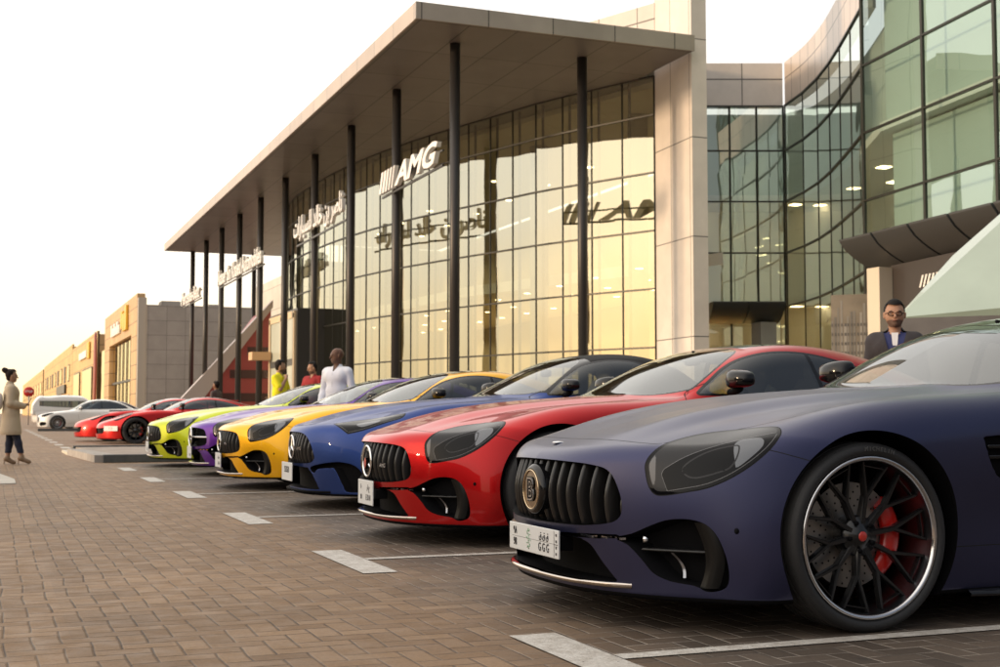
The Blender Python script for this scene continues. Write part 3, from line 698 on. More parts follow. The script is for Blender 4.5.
# printed banner beside the entrance: a generic skyline with a parked car
bn = tag(empty('printed_banner'), 'large printed banner of a grey city skyline and pale car beside the side entrance', 'banner')
b0, b1 = Vector(cw(9.0, 35.2)), Vector(cw(9.5, 32.8)); b0, b1 = Vector(cw(8.85, 34.4)), Vector(cw(10.0, 33.9)); d = (b1-b0).normalized(); n_ = Vector((d.y, -d.x))
M = frame((b0.x, b0.y, 0), (d.x, d.y, 0), (0, 0, 1)); L = (b1-b0).length
mb = MB(); mb.box((0, .1, -.03), (L, 3.95, -.005), mat('banner_sky', (.15, .13, .10), .6, noise=(1.2, .3)), M=M); mb.build('backing', bn)
mb = MB(); rnd = random.Random(3)
for k in range(15):
    x = L*k/15; w = L/15*rnd.uniform(.5, .9); h = rnd.uniform(2.6, 3.8); cc = rnd.uniform(.10, .30)
    mb.box((x, 1.9, -.004), (x+w, h, .0+k*.0004), mat('print_grey_%s' % 'abcde'[k % 5], (cc*1.05, cc, cc*.9), .6), M=M)
    for q in range(5): mb.box((x+.01, 2.1+q*.25, .007), (x+w-.01, 2.18+q*.25, .008), mat('print_dark', (.08, .075, .07), .6), M=M)
mb.box((0, .12, .009), (L, 1.95, .010), mat('print_road', (.16, .13, .10), .6, noise=(3, .4)), M=M)
mb.build('skyline_print', bn)
# pale sloping glazed roof on a grey base, far right
so_ = tag(empty('sloping_kiosk'), 'pale green sloping glass roof on a grey base at the right edge', 'kiosk')
k0, k1 = Vector(cw(6.05, 19.6)), Vector(cw(10.2, 17.6)); k2, k3 = Vector(cw(12.4, 22.6)), Vector(cw(7.0, 23.0))
mb = MB(); mb.prism([tuple(k0), tuple(k1), tuple(k2), tuple(k3)], .1, 2.24, mat('kiosk_base', (.10, .095, .095), .5, noise=(2, .2))); mb.build('base', so_)
def V3(p, z): return Vector((p.x, p.y, z))
mb = MB(); gl = mat('frosted_glazing', (.27, .34, .29), .22, noise=(.8, .10), coat=.5)
t0, t1 = V3(k0, 2.26), V3(k1, 2.36); t2, t3 = V3(k2, 6.4), V3(k3, 2.5)
r0 = Vector((*cw(8.8, 20.6), 4.4))
a, b_ = V3(k0, 2.25), V3(k1, 2.55); c_, d_ = Vector((*cw(11.6, 21.6), 6.9)), Vector((*cw(7.2, 20.4), 3.3))
mb._add([a, b_, c_, d_]+[v+Vector((.02, .05, -.12)) for v in (a, b_, c_, d_)], [(0, 1, 2, 3), (7, 6, 5, 4), (0, 4, 5, 1), (1, 5, 6, 2), (2, 6, 7, 3), (3, 7, 4, 0)], gl)
mb.build('glass_roof', so_)

# ---------------------------------------------------------------- red slanted pavilion behind the far columns
pv = tag(empty('red_pavilion'), 'dark red triangular pavilion with a pale sloping edge behind the far columns', 'pavilion')
mb = MB(); tri = [(11.3, .1), (16.6, .1), (16.6, 7.3)]
def yz(pts, y0, y1, m): mb.prism(pts, y0, y1, m, axis='y')
mb.prism([(10.75, .12), (15.9, .12), (15.9, 7.1)], 78.3, 84.0, mat('pavilion_red', (.30, .045, .045), .4), axis='y'); mb.build('red_glazing', pv)  # the reddish light on the glazing is put into its red colour
mb = MB(); mb.prism([(9.2, .1), (10.75, .1), (16.0, 7.25), (16.0, 7.7)], 78.2, 78.9, mat('pavilion_band', (.42, .36, .34), .35), axis='y'); mb.build('sloping_band', pv)
for z in (1.5, 2.9, 4.3): mb = MB(); mb.box((11.3+z*.74, 78.24, z), (15.8, 78.298, z+.5), mat('pavilion_dark', (.05, .015, .018), .3)); mb.build('dark_band', pv)

# ---------------------------------------------------------------- the row of buildings beyond
M_STONE = panel_mat('block_grey_panels', (.36, .32, .28), 1.5, 1.2, 'xz', .022, (0, 0), .6, 0, .05)
M_TAN = panel_mat('front_tan_panels', (.56, .36, .17), 2.4, 1.2, 'yz', .06, (0, 0), .5, 0, .08)
M_TAN2 = panel_mat('front_ochre_panels', (.62, .40, .15), 3.0, 1.6, 'yz', .06, (0, 0), .5, 0, .08)
M_GOLDG = facade_glass('gold_glass', (.3, .25, .15), (.95, .85, .60), fac=.8)
def win(parent, x, y0, y1, z0, z1, m=None):
    mb = MB(); mb.box((x-.10, y0, z0), (x-.02, y1, z1), M_MULL); w = mb.build('window', parent)
    mb = MB(); mb.poly([(x-.11, y0+.15, z0+.15), (x-.11, y1-.15, z0+.15), (x-.11, y1-.15, z1-.15), (x-.11, y0+.15, z1-.15)], m or M_GOLDG); mb.build('pane', w)
def block(name, label, x, y0, y1, h, m_side, m_front, dx=18):
    r_ = tag(empty(name), label, 'building', None)
    mb = MB(); mb.box((x, y0, 0), (x+dx, y1, h), m_side); mb.build('walls', r_)
    mb = MB(); mb.box((x-.25, y0+.0, 0), (x-.01, y1, h+.35), m_front); mb.build('front', r_); return r_
b1 = tag(empty('commercial_building'), 'grey panelled building with a tall golden portal, next beyond the columns', 'building')
mb = MB(); mb.box((11.9, 109, 0), (24, 142, 9.7), M_STONE); mb.build('walls', b1)
mb = MB(); mb.box((11.2, 110, 9.3), (11.85, 141.8, 10.7), M_TAN); mb.box((11.2, 110, 0), (11.85, 114.5, 9.295), M_TAN); mb.box((11.2, 136, 0), (11.85, 141.8, 9.295), M_TAN)
mb.box((11.21, 114.51, 7.5), (11.84, 135.99, 9.294), M_TAN); mb.build('front', b1)
mb = MB(); mb.box((11.22, 109.2, 0), (11.88, 109.95, 10.3), mat('stone_light', (.45, .40, .33), .5)); mb.build('corner_pier', b1)
mb = MB(); mb.poly([(11.6, 114.6, .2), (11.6, 135.9, .2), (11.6, 135.9, 7.4), (11.6, 114.6, 7.4)], M_GOLDG); mb.build('portal_glass', b1)
mb = MB()
for y in (118, 121.6, 125.2, 128.8, 132.4): mb.box((11.5, y, .2), (11.58, y+.15, 7.4), M_MULL)
mb.box((11.49, 114.6, 3.6), (11.57, 135.9, 3.8), M_MULL); mb.build('portal_frame', b1)
mb = MB(); mb.box((13.4, 112, 9.71), (15.0, 114, 10.3), M_STONE); mb.box((17.5, 113, 9.71), (18.6, 115, 10.2), M_STONE); mb.build('roof_plant', b1)
sg = tag(empty('wall_sign', (11.2, 0, 0)), 'yellow and white sign above the tall golden portal', 'sign')
mb = MB(); yel = mat('sign_yellow', (.75, .45, .04), .4)
mb.box((-.25, 117, 8.1), (-.02, 118.4, 10.3), yel, .05); mb.box((-.25, 118.8, 8.1), (-.02, 120.2, 9.7), yel, .05); mb.box((-.25, 120.6, 8.4), (-.02, 122, 10.0), yel, .05); mb.build('emblem', sg)
mb = MB()
for k in range(6): mb.box((-.2, 124+k*1.5, 8.2), (-.02, 125.1+k*1.5, 9.0+.4*(k % 2)), M_SIGN, .03)
mb.build('letters', sg)
b2 = block('commercial_building', 'tan building with a round topped red banner, second beyond the columns', 11.3, 150, 196, 9.6, M_TAN, M_TAN2)
win(b2, 11.0, 156, 172, .2, 6.2); win(b2, 11.0, 178, 190, .2, 6.2)
sg = tag(empty('wall_sign', (11.0, 0, 0)), 'small yellow and white sign on the tan building', 'sign')
mb = MB(); mb.box((-.2, 160, 7.3), (-.02, 163, 9.3), yel, .05); mb.build('emblem', sg); mb = MB(); mb.box((-.2, 165, 7.6), (-.02, 178, 8.5), M_SIGN, .05); mb.build('letters', sg)
rb = tag(empty('red_banner', (10.7, 148, 0)), 'tall narrow red banner standing between two buildings', 'banner')
mb = MB(); n = 20; mb.prism([(2.6*math.cos(t)*.5, 5.4+4.3*math.sin(t)) for t in (2*math.pi*k/n for k in range(n))], -.1, .1, mat('banner_red', (.30, .06, .04), .5), axis='x'); mb.build('panel', rb)
mb = MB(); mb.tube([(0, 0, 0), (0, 0, 1.3)], .1, M_COLM, 8); mb.build('post', rb)
b3 = block('commercial_building', 'long ochre building with small windows and a dark sign board', 11.5, 200, 306, 10.6, M_TAN, M_TAN2)
for k in range(9): win(b3, 11.25, 206+k*11, 210+k*11, 5.6, 8.2, M_DARKW if k % 2 else None); win(b3, 11.25, 205+k*11, 212+k*11, .4, 3.6)
mb = MB(); mb.box((10.9, 214, 3.9), (11.2, 240, 5.3), M_DARKW); mb.build('sign_board', b3)
b4 = block('commercial_building', 'farthest low golden building at the end of the row', 11.5, 312, 500, 10.4, M_TAN, M_TAN2)
for k in range(10): win(b4, 11.25, 318+k*18, 326+k*18, 5, 8)
mb = MB()
mb.box((11.3, 143, 0), (13, 149.6, 7.5), M_GOLDG); o = tag(mb.build('glazed_link'), 'low glazed link wall between the grey and the tan building', 'wall')
# buildings added out of frame to shade the bays and show in the paint
M_OPP = panel_mat('opposite_wall_panels', (.20, .17, .14), 2.4, 1.4, 'yz', .03); M_OPPX = panel_mat('rear_wall_panels', (.20, .18, .16), 2.4, 1.4, 'xz', .03)
for nm, lab, y0, y1, h in (('added_shade_building', 'low brown building added across the lane to shade the bays, left of the camera', -26, 4, 6.2), ('added_shade_building', 'slightly taller brown building added across the lane for shade, level with the island', 5, 25, 6.6)):
    r_ = tag(empty(nm), lab, 'building', 'low buildings added outside the picture'); mb = MB(); mb.box((-46, y0, 0), (-31, y1, h), M_OPP); mb.build('walls', r_)
    k = 0
    for y in np.arange(y0+2, y1-3, 4.5): mb = MB(); mb.box((-30.99, y, .6), (-30.9, y+3.2, 3.4), M_DARKW); mb.build('window', r_)
r_ = tag(empty('added_rear_building'), 'long low building added behind the camera to show in reflections', 'building', 'low buildings added outside the picture')
mb = MB(); mb.box((-28, -48, 0), (60, -34, 7), M_OPPX); mb.build('walls', r_)
for x in range(-24, 56, 8): mb = MB(); mb.box((x, -33.99, .2), (x+5, -33.9, 4.4), M_DARKW); mb.build('window', r_)
# no entry sign on its post
ns = tag(empty('road_sign', (2.44, 91.5, 0)), 'round red road sign on a thin post beyond the white off-road wagon', 'road sign')
mb = MB(); mb.tube([(0, 0, 0), (0, 0, 1.95)], .035, mat('post_grey', (.3, .3, .3), .5), 8); mb.build('post', ns)
mb = MB(); mb.lathe([(0, -.02), (.33, -.02), (.34, 0), (.33, .02), (0, .02)], mat('sign_red', (.55, .02, .02), .4), 32, 'y', Matrix.Translation((0, 0, 2.2))); mb.build('disc', ns)
mb = MB(); add_text(mb, 'STOP', .20, frame((0, -.024, 2.22), (1, 0, 0), (0, 0, 1)), M_SIGN, depth=.004, bold=.006); mb.build('lettering', ns)
def car_field(c):
    """c: dict with tables T,S,F,R,G,W, wheel positions etc.; returns the body field"""
    def base(x, y, z):
        ya = np.abs(y)
        b = z-c['T'](x, ya)
        if 'dome' in c: b = b-c['dome'](x, ya)
        b = smax(b, ya-c['S'](x, z), c.get('ks', .10))
        b = smax(b, (c['F'](ya, z)-x)*.9, c.get('kf', .05))
        b = smax(b, (x-c['R'](ya, z))*.9, .06)
        b = smax(b, c['zb']-z, .03)
        if 'G' in c:
            g = smax((z-c['G'](x, ya))*.9, ya-c['W'](x, z), c.get('kg', .09))
            g = smax(smax(g, .7-z, .02), smax(c['gx'][0]-x, x-c['gx'][1], .02), .02)
            b = smin(b, g, .03)
        for k in c.get('add', []): b = k(b, x, ya, z)
        return b
    return base
# ---------------------------------------------------------------- the long-nosed coupe body
XK = [0, .2, .5, .97, 1.5, 2.0, 2.6, 3.1, 3.6, 4.1, 4.5]
T_GT = Tab(XK, [0, .3, .5, .68, .82, .95], [
 [.640, .635, .615, .575, .53, .48],
 [.700, .697, .675, .635, .59, .54],
 [.775, .777, .755, .720, .69, .63],
 [.855, .855, .835, .825, .825, .76],
 [.900, .898, .882, .872, .865, .80],
 [.930, .928, .915, .905, .89, .83],
 [.940, .940, .925, .915, .90, .84],
 [.960, .958, .945, .935, .92, .86],
 [.990, .990, .980, .970, .955, .90],
 [.985, .983, .975, .960, .925, .87],
 [.945, .942, .93, .91, .87, .81]])
S_GT = Tab(XK, [.12, .25, .4, .55, .7, .85, .97], [
 [.86, .90, .91, .91, .90, .86, .80],
 [.87, .91, .925, .925, .91, .87, .80],
 [.89, .93, .94, .945, .93, .88, .81],
 [.905, .94, .962, .968, .96, .915, .83],
 [.885, .90, .91, .93, .935, .90, .82],
 [.885, .895, .89, .905, .915, .885, .81],
 [.885, .90, .895, .91, .925, .895, .81],
 [.89, .91, .92, .94, .955, .92, .84],
 [.90, .94, .965, .975, .975, .95, .88],
 [.88, .92, .94, .95, .945, .91, .83],
 [.82, .86, .88, .88, .87, .83, .75]])
F_GT = Tab([0, .2, .35, .5, .68, .82, .9, .97], [.12, .3, .45, .6, .72, .85], [
 [.045, .035, .0, .015, .05, .13],
 [.055, .045, .018, .033, .07, .15],
 [.085, .075, .058, .075, .115, .20],
 [.15, .135, .135, .155, .195, .28],
 [.28, .265, .265, .29, .335, .43],
 [.43, .41, .42, .455, .51, .60],
 [.54, .53, .55, .60, .66, .76],
 [.68, .68, .71, .78, .86, .95]])
R_GT = Tab([0, .4, .7, .9], [.12, .35, .6, .85, .97], [
 [4.36, 4.48, 4.52, 4.56, 4.50],
 [4.34, 4.46, 4.50, 4.53, 4.47],
 [4.26, 4.38, 4.42, 4.42, 4.36],
 [4.10, 4.22, 4.26, 4.24, 4.18]])
# cabin: roof height over plan, half width over side view
G_GT = Tab([1.5, 1.75, 2.0, 2.3, 2.55, 2.85, 3.2, 3.6, 4.0, 4.4], [0, .35, .55, .75], [
 [.86, .84, .80, .74],
 [.975, .95, .905, .84],
 [1.095, 1.07, 1.025, .96],
 [1.205, 1.19, 1.155, 1.09],
 [1.262, 1.252, 1.225, 1.17],
 [1.29, 1.28, 1.257, 1.205],
 [1.275, 1.265, 1.235, 1.18],
 [1.20, 1.185, 1.15, 1.09],
 [1.07, 1.055, 1.02, .97],
 [.93, .92, .90, .86]])
W_GT = Tab([1.5, 2.0, 2.6, 3.1, 3.6, 4.1, 4.4], [.85, .95, 1.1, 1.3], [
 [.80, .765, .71, .64],
 [.825, .79, .72, .63],
 [.83, .795, .715, .605],
 [.83, .79, .705, .585],
 [.80, .75, .65, .51],
 [.73, .66, .53, .38],
 [.66, .58, .45, .30]])

# ---------------------------------------------------------------- materials of the cars
def paint(name, col, metal=.25, rough=.32, coat=1., coatr=.03): return mat(name, col, rough, metal, coat, coatr)
M_BLACK = mat('black_plastic', (.006, .006, .007), .7, spec=.06)
M_GLOSS = mat('gloss_black', (.007, .007, .008), .10, spec=.45)
M_GAP = mat('panel_gap', (.004, .004, .004), .9)
def auto_glass(name, tint, lo, rough=.01):
    """clear tinted car glass: see-through straight on, mirror-like at a glancing angle"""
    m = bpy.data.materials.new(name); m.use_nodes = True; t = m.node_tree; t.nodes.remove(t.nodes['Principled BSDF'])
    g = t.nodes.new('ShaderNodeBsdfGlossy'); g.inputs['Roughness'].default_value = rough; g.inputs['Color'].default_value = (.95, .97, .97, 1)
    tr = t.nodes.new('ShaderNodeBsdfTransparent'); tr.inputs['Color'].default_value = (*tint, 1)
    fr = t.nodes.new('ShaderNodeFresnel'); fr.inputs['IOR'].default_value = 1.62
    mx = t.nodes.new('ShaderNodeMixShader'); mr = t.nodes.new('ShaderNodeMapRange'); mr.inputs[3].default_value = lo; t.links.new(fr.outputs[0], mr.inputs[0])
    geo = t.nodes.new('ShaderNodeNewGeometry'); sub = t.nodes.new('ShaderNodeMath'); sub.operation = 'SUBTRACT'; sub.inputs[0].default_value = 1; t.links.new(geo.outputs['Backfacing'], sub.inputs[1])
    mu = t.nodes.new('ShaderNodeMath'); mu.operation = 'MULTIPLY'; t.links.new(mr.outputs[0], mu.inputs[0]); t.links.new(sub.outputs[0], mu.inputs[1])
    t.links.new(mu.outputs[0], mx.inputs[0]); t.links.new(tr.outputs[0], mx.inputs[1]); t.links.new(g.outputs[0], mx.inputs[2])
    t.links.new(mx.outputs[0], t.nodes['Material Output'].inputs['Surface']); MATS[name] = m; return m
M_GLASS = auto_glass('car_glass', (.30, .33, .35), .06); M_WIND = auto_glass('windscreen_glass', (.72, .76, .72), .12)
M_ROOFG = mat('roof_glass_black', (.010, .011, .012), .05, coat=.8)
M_LENS = mat('lamp_smoked', (.004, .004, .005), .03, spec=.20)
M_DRL = mat('lamp_strip', (.030, .030, .032), .12, .2, spec=.3)
M_REFL = mat('lamp_reflector', (.15, .155, .165), .18, .9)
M_CHROME = mat('chrome', (.75, .75, .77), .08, 1.)
M_RUB = mat('tyre_rubber', (.018, .018, .019), .62, bump=(90, .15))
M_RIMB = mat('rim_black', (.012, .012, .013), .28, .3, coat=.4)
M_RIMS = mat('rim_polished', (.62, .61, .62), .14, 1.)
M_RIMG = mat('rim_barrel', (.30, .31, .34), .28, 1.)
M_DISC = mat('brake_iron', (.33, .31, .29), .38, 1.)
M_RED = mat('caliper_red', (.62, .015, .01), .3, coat=.6)
M_PLATE = mat('plate_white', (.66, .67, .67), .4)
M_INK = mat('plate_ink', (.03, .03, .035), .5)
M_GREEN = mat('plate_green', (.25, .42, .27), .5)
M_GOLD = mat('badge_mirror', (.78, .62, .42), .10, 1.)

def tread_mat():
    m = mat('tyre_tread', (.035, .034, .034), .75); t = m.node_tree; b = t.nodes['Principled BSDF']
    tc = t.nodes.new('ShaderNodeTexCoord'); sp = t.nodes.new('ShaderNodeSeparateXYZ'); t.links.new(tc.outputs['Object'], sp.inputs[0])
    def op(o, a, b_=None):
        n = t.nodes.new('ShaderNodeMath'); n.operation = o
        for i, v in enumerate((a, b_)):
            if v is None: continue
            if isinstance(v, (int, float)): n.inputs[i].default_value = v
            else: t.links.new(v, n.inputs[i])
        return n.outputs[0]
    ang = op('ARCTAN2', sp.outputs[2], sp.outputs[0])
    ph = op('ADD', op('MULTIPLY', ang, 64), op('MULTIPLY', op('ABSOLUTE', sp.outputs[1]), 110))
    s = op('GREATER_THAN', op('SINE', ph), .62)
    bp = t.nodes.new('ShaderNodeBump'); bp.invert = True; bp.inputs['Strength'].default_value = 1; bp.inputs['Distance'].default_value = .006
    t.links.new(s, bp.inputs['Height']); t.links.new(bp.outputs[0], b.inputs['Normal'])
    return m
M_TREAD = tread_mat()

# ---------------------------------------------------------------- wheel: outer face towards -y, axle through the origin
def bar(mb, p, q, w0, w1, d, m, bev=0):
    """a tapering spoke from p to q, widths w0/w1 in the wheel plane, depth d along y"""
    p, q = Vector(p), Vector(q); e = (q-p).normalized(); s = e.cross(Vector((0, 1, 0))).normalized(); o = Vector((0, d, 0))
    ch = .25
    def ring(c, w): return [c-s*w/2+o, c-s*w/2+o*ch, c-s*w/2*.6, c+s*w/2*.6, c+s*w/2+o*ch, c+s*w/2+o]
    vs = ring(p, w0)+ring(q, w1); n = 6
    mb._add(vs, [(i, (i+1) % n, n+(i+1) % n, n+i) for i in range(n)]+[tuple(range(n-1, -1, -1)), tuple(range(n, 2*n))], m)
def make_wheel(style, Rt=.345, Rr=.297, wid=.265, rimmat=None, lip=True, lettering=False, caliper=M_RED):
    root = empty('wheel'); k = Rr/.297; h0 = -wid/2
    mb = MB(); pr = [(Rr-.004, h0+.02), (Rr+.004, h0+.008), (Rr+.012, h0+.001), (Rr+.026, h0-.002), (Rt-.012, h0+.006), (Rt-.004, h0+.018)]
    mb.lathe(pr, M_RUB, 72)
    tr = [(Rt-.004, h0+.018), (Rt-.0015, h0+.03)]
    for g in (-.07, -.025, .025, .07): tr += [(Rt, g-.006), (Rt-.007, g-.005), (Rt-.007, g+.005), (Rt, g+.006)]
    tr += [(Rt-.0015, -h0-.03), (Rt-.005, -h0-.015)]
    mb.lathe(tr, M_TREAD, 72, smooth=False)
    mb.lathe([(Rt-.005, -h0-.015), (Rt-.02, -h0), (Rr+.01, -h0-.003), (Rr-.01, -h0-.02)], M_RUB, 72)
    if lettering:
        rm = (Rr+Rt)/2+.001; word = 'MICHELIN'
        for i, ch in enumerate(word):
            a = R(104)-i*.052; er = Vector((math.cos(a), 0, math.sin(a))); et = Vector((math.sin(a), 0, -math.cos(a)))
            add_text(mb, ch, .021, frame(er*rm+Vector((0, h0-.0025, 0)), et, er), mat('tyre_lettering', (.075, .075, .075), .5), depth=.002, bold=.0004)
    mb.build('tyre', root)
    rm_ = rimmat or M_RIMB
    mb = MB(); lm = M_RIMS if lip else rm_
    mb.lathe([(Rr-.003, h0+.022), (Rr+.002, h0+.010), (Rr, h0+.003), (Rr-.006, h0+.001), (Rr-.014, h0+.006), (Rr-.017, h0+.014)], lm, 72)
    mb.lathe([(Rr-.017, h0+.014), (Rr-.022, h0+.05), (Rr-.030, h0+.085), (Rr-.034, h0+.20)], M_RIMG if lip else rm_, 72)
    mb.build('rim', root)
    mb = MB(); yf = h0+(.040 if lip else .022); yh = yf+.028
    def P(r_, a, y): return (r_*math.cos(a), y, r_*math.sin(a))
    if style == 'y10':
        for i in range(10):
            a = R(90+36*i); bar(mb, P(.045, a, yh-.004), P(.150*k, a+R(1.5), yh-.012), .026, .019, .030, rm_)
            for s, l in ((-1, 11.5), (1, 11.5)):
                bar(mb, P(.145*k, a+R(1.5), yh-.012), P(.274*k, a+s*R(l), yf-.004), .017, .011, .026, rm_)
            bar(mb, P(.262*k, a-R(11.5), yf), P(.262*k, a+R(11.5), yf), .006, .006, .02, rm_)
    elif style == 'twin5':
        for i in range(5):
            for s in (-1, 1):
                a = R(90+72*i); bar(mb, P(.05, a+s*R(26), yh), P(.280*k, a+s*R(9+4), yf), .034, .024, .035, rm_)
    elif style == 'multi':
        for i in range(18):
            a = R(20*i); bar(mb, P(.05, a, yh), P(.282*k, a+R(3), yf), .018, .014, .028, rm_)
    else:
        for i in range(5):
            a = R(90+72*i)
            for s in (-1, 1): bar(mb, P(.05, a, yh), P(.280*k, a+s*R(17), yf), .042, .026, .035, rm_)
    mb.lathe([(.0, yh-.012), (.030, yh-.012), (.034, yh-.006), (.072, yh+.000), (.078, yh+.02), (.078, yh+.07)], rm_, 30)
    for i in range(5):
        a = R(54+72*i); x, _, z = P(.054, a, 0)
        mb.tube([(x, yh-.012, z), (x, yh+.01, z)], [.0085, .0105], M_BLACK, 8)
    mb.build('spokes', root)
    mb = MB(); mb.lathe([(0, yh-.0165), (.014, yh-.0165), (.018, yh-.014), (.019, yh-.008)], mat('hub_cap_red', (.5, .03, .02), .3, coat=.5) if lip else rm_, 24); mb.build('hub_cap', root)
    mb = MB(); yd = yh+.065
    mb.lathe([(.07, yd), (.196*k, yd), (.197*k, yd+.03), (.07, yd+.03)], M_DISC, 48, smooth=False)
    for rr in (.11, .135, .16, .183):
        for i in range(24):
            a = R(15*i+rr*400); x, _, z = P(rr*k, a, 0); mb.tube([(x, yd-.0008, z), (x, yd+.001, z)], .0042, M_GAP, 6)
    mb.build('brake_disc', root)
    mb = MB(); rows = []
    for i in range(13):
        a = R(-48+96*i/12+6); t = abs(i-6)/6; ro = (.212-.012*t**3)*k; ri = (.135+.012*t**3)*k
        rows.append([P(ri, a, yd-.004), P(ri, a, yd-.020), P(ri+.02, a, yd-.030+.008*t**4), P(ro-.015, a, yd-.030+.008*t**4), P(ro, a, yd-.018), P(ro, a, yd+.06)])
    mb.grid(rows, caliper); mb.poly(rows[0], caliper); mb.poly(rows[-1], caliper); mb.build('brake_caliper', root)
    return root

# ---------------------------------------------------------------- regions cut into the skin
PAINT, POCKET, GAP, WIND, SIDE, LENS, DRL, REFL, TRIM, ROOF, UNDER, LOWER, DRL2 = range(13)
SLOTS = {PAINT: 0, POCKET: 1, GAP: 2, TRIM: 3, ROOF: 4, UNDER: 1, LOWER: 1}
nL = np.array([-.55, .70, .45]); nL /= np.linalg.norm(nL)
e1 = np.array([.786, .618, 0]); e1 /= np.linalg.norm(e1); e2 = np.cross(e1, nL); e2 *= np.sign(e2[2])
def obl(pts): return [tuple((np.dot((x, abs(y), z), e1), np.dot((x, abs(y), z), e2))) for x, y, z in pts]
class Obl:
    """outline seen obliquely from the front corner of the car"""
    def __init__(s, pts, n=5, corners=()):
        s.o = Outline([(*p, 1) if i in corners else p for i, p in enumerate(obl(pts))], n)
    def __call__(s, x, y, z):
        ya = np.abs(y); return s.o(x*e1[0]+ya*e1[1]+z*e1[2], x*e2[0]+ya*e2[1]+z*e2[2])
def cutband(sk, D, w, label, only, box=None):
    """a narrow band along D=0"""
    sk.cut(lambda x, y, z: D(x, y, z)+w, None, only, box)
    sk.cut(lambda x, y, z: D(x, y, z)-w, None, only, box)
    m = np.nonzero(np.isin(sk.L, only))[0]; d = sk.dist(D, box)
    m = m[(np.abs(d[sk.T[m]]) < w+2e-4).all(1)]; sk.L[m] = label

# ---------------------------------------------------------------- the coupe: openings, lamps, glass
GRILLE = Outline([(-.25, .37), (-.25, .616, 1), (0, .617), (.22, .614), (.38, .604), (.46, .578), (.507, .50), (.518, .44), (.503, .405), (.455, .386), (.33, .372), (.14, .369), (0, .369), (-.25, .369, 1)], 5)
INTAKE = Outline([(.49, .336), (.555, .356), (.62, .39), (.67, .412), (.725, .417), (.768, .402), (.797, .363), (.817, .293), (.822, .227), (.814, .182), (.79, .163), (.762, .160), (.735, .178), (.67, .190), (.62, .216), (.585, .264), (.54, .313)], 5)
LOWERG = Outline([(-.25, .325, 1), (.27, .325), (.345, .316), (.385, .297), (.43, .245), (.497, .172, 1), (.3, .168), (-.25, .168, 1)], 5)
SLIT = Outline([(.2, .337, 1), (.50, .349, 1), (.53, .336, 1), (.42, .328, 1), (.2, .322, 1)], 2)
VENT = Outline([(1.475, .708, 1), (1.62, .716), (1.80, .700), (1.80, .66), (1.70, .60), (1.60, .555), (1.55, .556), (1.505, .62)], 5)
HEAD = Obl([(0.211, -0.59, 0.577), (0.215, -0.583, 0.616), (0.244, -0.591, 0.657), (0.332, -0.583, 0.696), (0.448, -0.605, 0.725), (0.572, -0.68, 0.741), (0.644, -0.773, 0.749), (0.638, -0.826, 0.735), (0.603, -0.859, 0.707), (0.558, -0.863, 0.664), (0.495, -0.843, 0.611), (0.428, -0.809, 0.565), (0.364, -0.765, 0.532), (0.306, -0.715, 0.516), (0.254, -0.661, 0.503), (0.227, -0.628, 0.505), (0.214, -0.606, 0.533)], 4)
POD = Obl([(0.303, -0.695, 0.595), (0.329, -0.711, 0.626), (0.394, -0.746, 0.663), (0.467, -0.789, 0.682), (0.477, -0.803, 0.676), (0.46, -0.813, 0.64), (0.435, -0.805, 0.603), (0.395, -0.78, 0.584), (0.341, -0.739, 0.566), (0.314, -0.712, 0.571)], 4)
POD2 = Obl([(0.467, -0.785, 0.682), (0.50, -0.79, 0.708), (0.56, -0.82, 0.708), (.55, -.845, .68), (0.50, -0.835, 0.635), (0.46, -0.813, 0.60), (.455, -.81, .62)], 3)
INNER = Obl([(0.263, -0.671, 0.49), (0.248, -0.637, 0.575), (0.255, -0.642, 0.594), (0.319, -0.693, 0.641), (0.429, -0.748, 0.684), (0.544, -0.793, 0.713), (0.634, -0.832, 0.731), (.75, -.9, .7), (.6, -.95, .5), (.3, -.8, .4)], 4, (0, 1, 2, 6, 7, 8, 9))
HOOD = Outline([(-.9, -.4, 1), (.185, -.4, 1), (.182, 0), (.186, .2), (.20, .34), (.245, .50), (.29, .572), (.40, .600), (.60, .675), (.80, .735), (1.10, .765), (1.50, .775), (1.85, .78), (1.97, .72), (2.2, .5, 1), (2.2, -.4, 1)][1:], 6)
FEND = Outline([(.50, .690, 1), (.560, .668), (.61, .654), (.72, .620, 1), (.75, 1.2, 1), (.5, 1.2, 1)], 4)
DOOR = Outline([(1.93, .93), (1.86, .80), (1.86, .60), (1.90, .40), (1.98, .29), (2.3, .27), (2.7, .28), (2.88, .38), (2.98, .6), (3.03, .8), (3.0, .95, 1), (2.6, 1.0, 1), (2.1, 1.0, 1)], 5)
WSCR = Outline([(1.62, -.4, 1), (1.62, 0), (1.64, .2), (1.70, .40), (1.80, .57), (1.95, .705), (2.02, .708), (2.2, .640), (2.36, .56), (2.44, .50), (2.475, .42), (2.50, .2), (2.505, 0), (2.505, -.4, 1)], 5)
DLO = Outline([(2.00, .925, 1), (2.12, 1.005), (2.25, 1.085), (2.40, 1.150), (2.60, 1.195), (2.80, 1.205), (3.0, 1.185), (3.25, 1.125), (3.48, 1.045), (3.60, .985), (3.57, .958), (3.4, .945), (2.9, .930), (2.5, .925)], 5)
ROOFP = Outline([(2.53, -.4, 1), (2.53, 0), (2.53, .40), (2.60, .46), (3.0, .475), (3.32, .44), (3.38, .38), (3.40, 0), (3.40, -.4, 1)], 5)
def gdome(x, ya):
    """two soft power domes along the bonnet and the crease beside each"""
    k = np.clip((x-.10)/.5, 0, 1)*np.clip((2.0-x)/.5, 0, 1); k = k*k*(3-2*k)
    c = .36+.05*x
    return k*(.013*np.exp(-((ya-c+.06)/.085)**2)-.006*np.exp(-((ya-c-.09)/.06)**2))
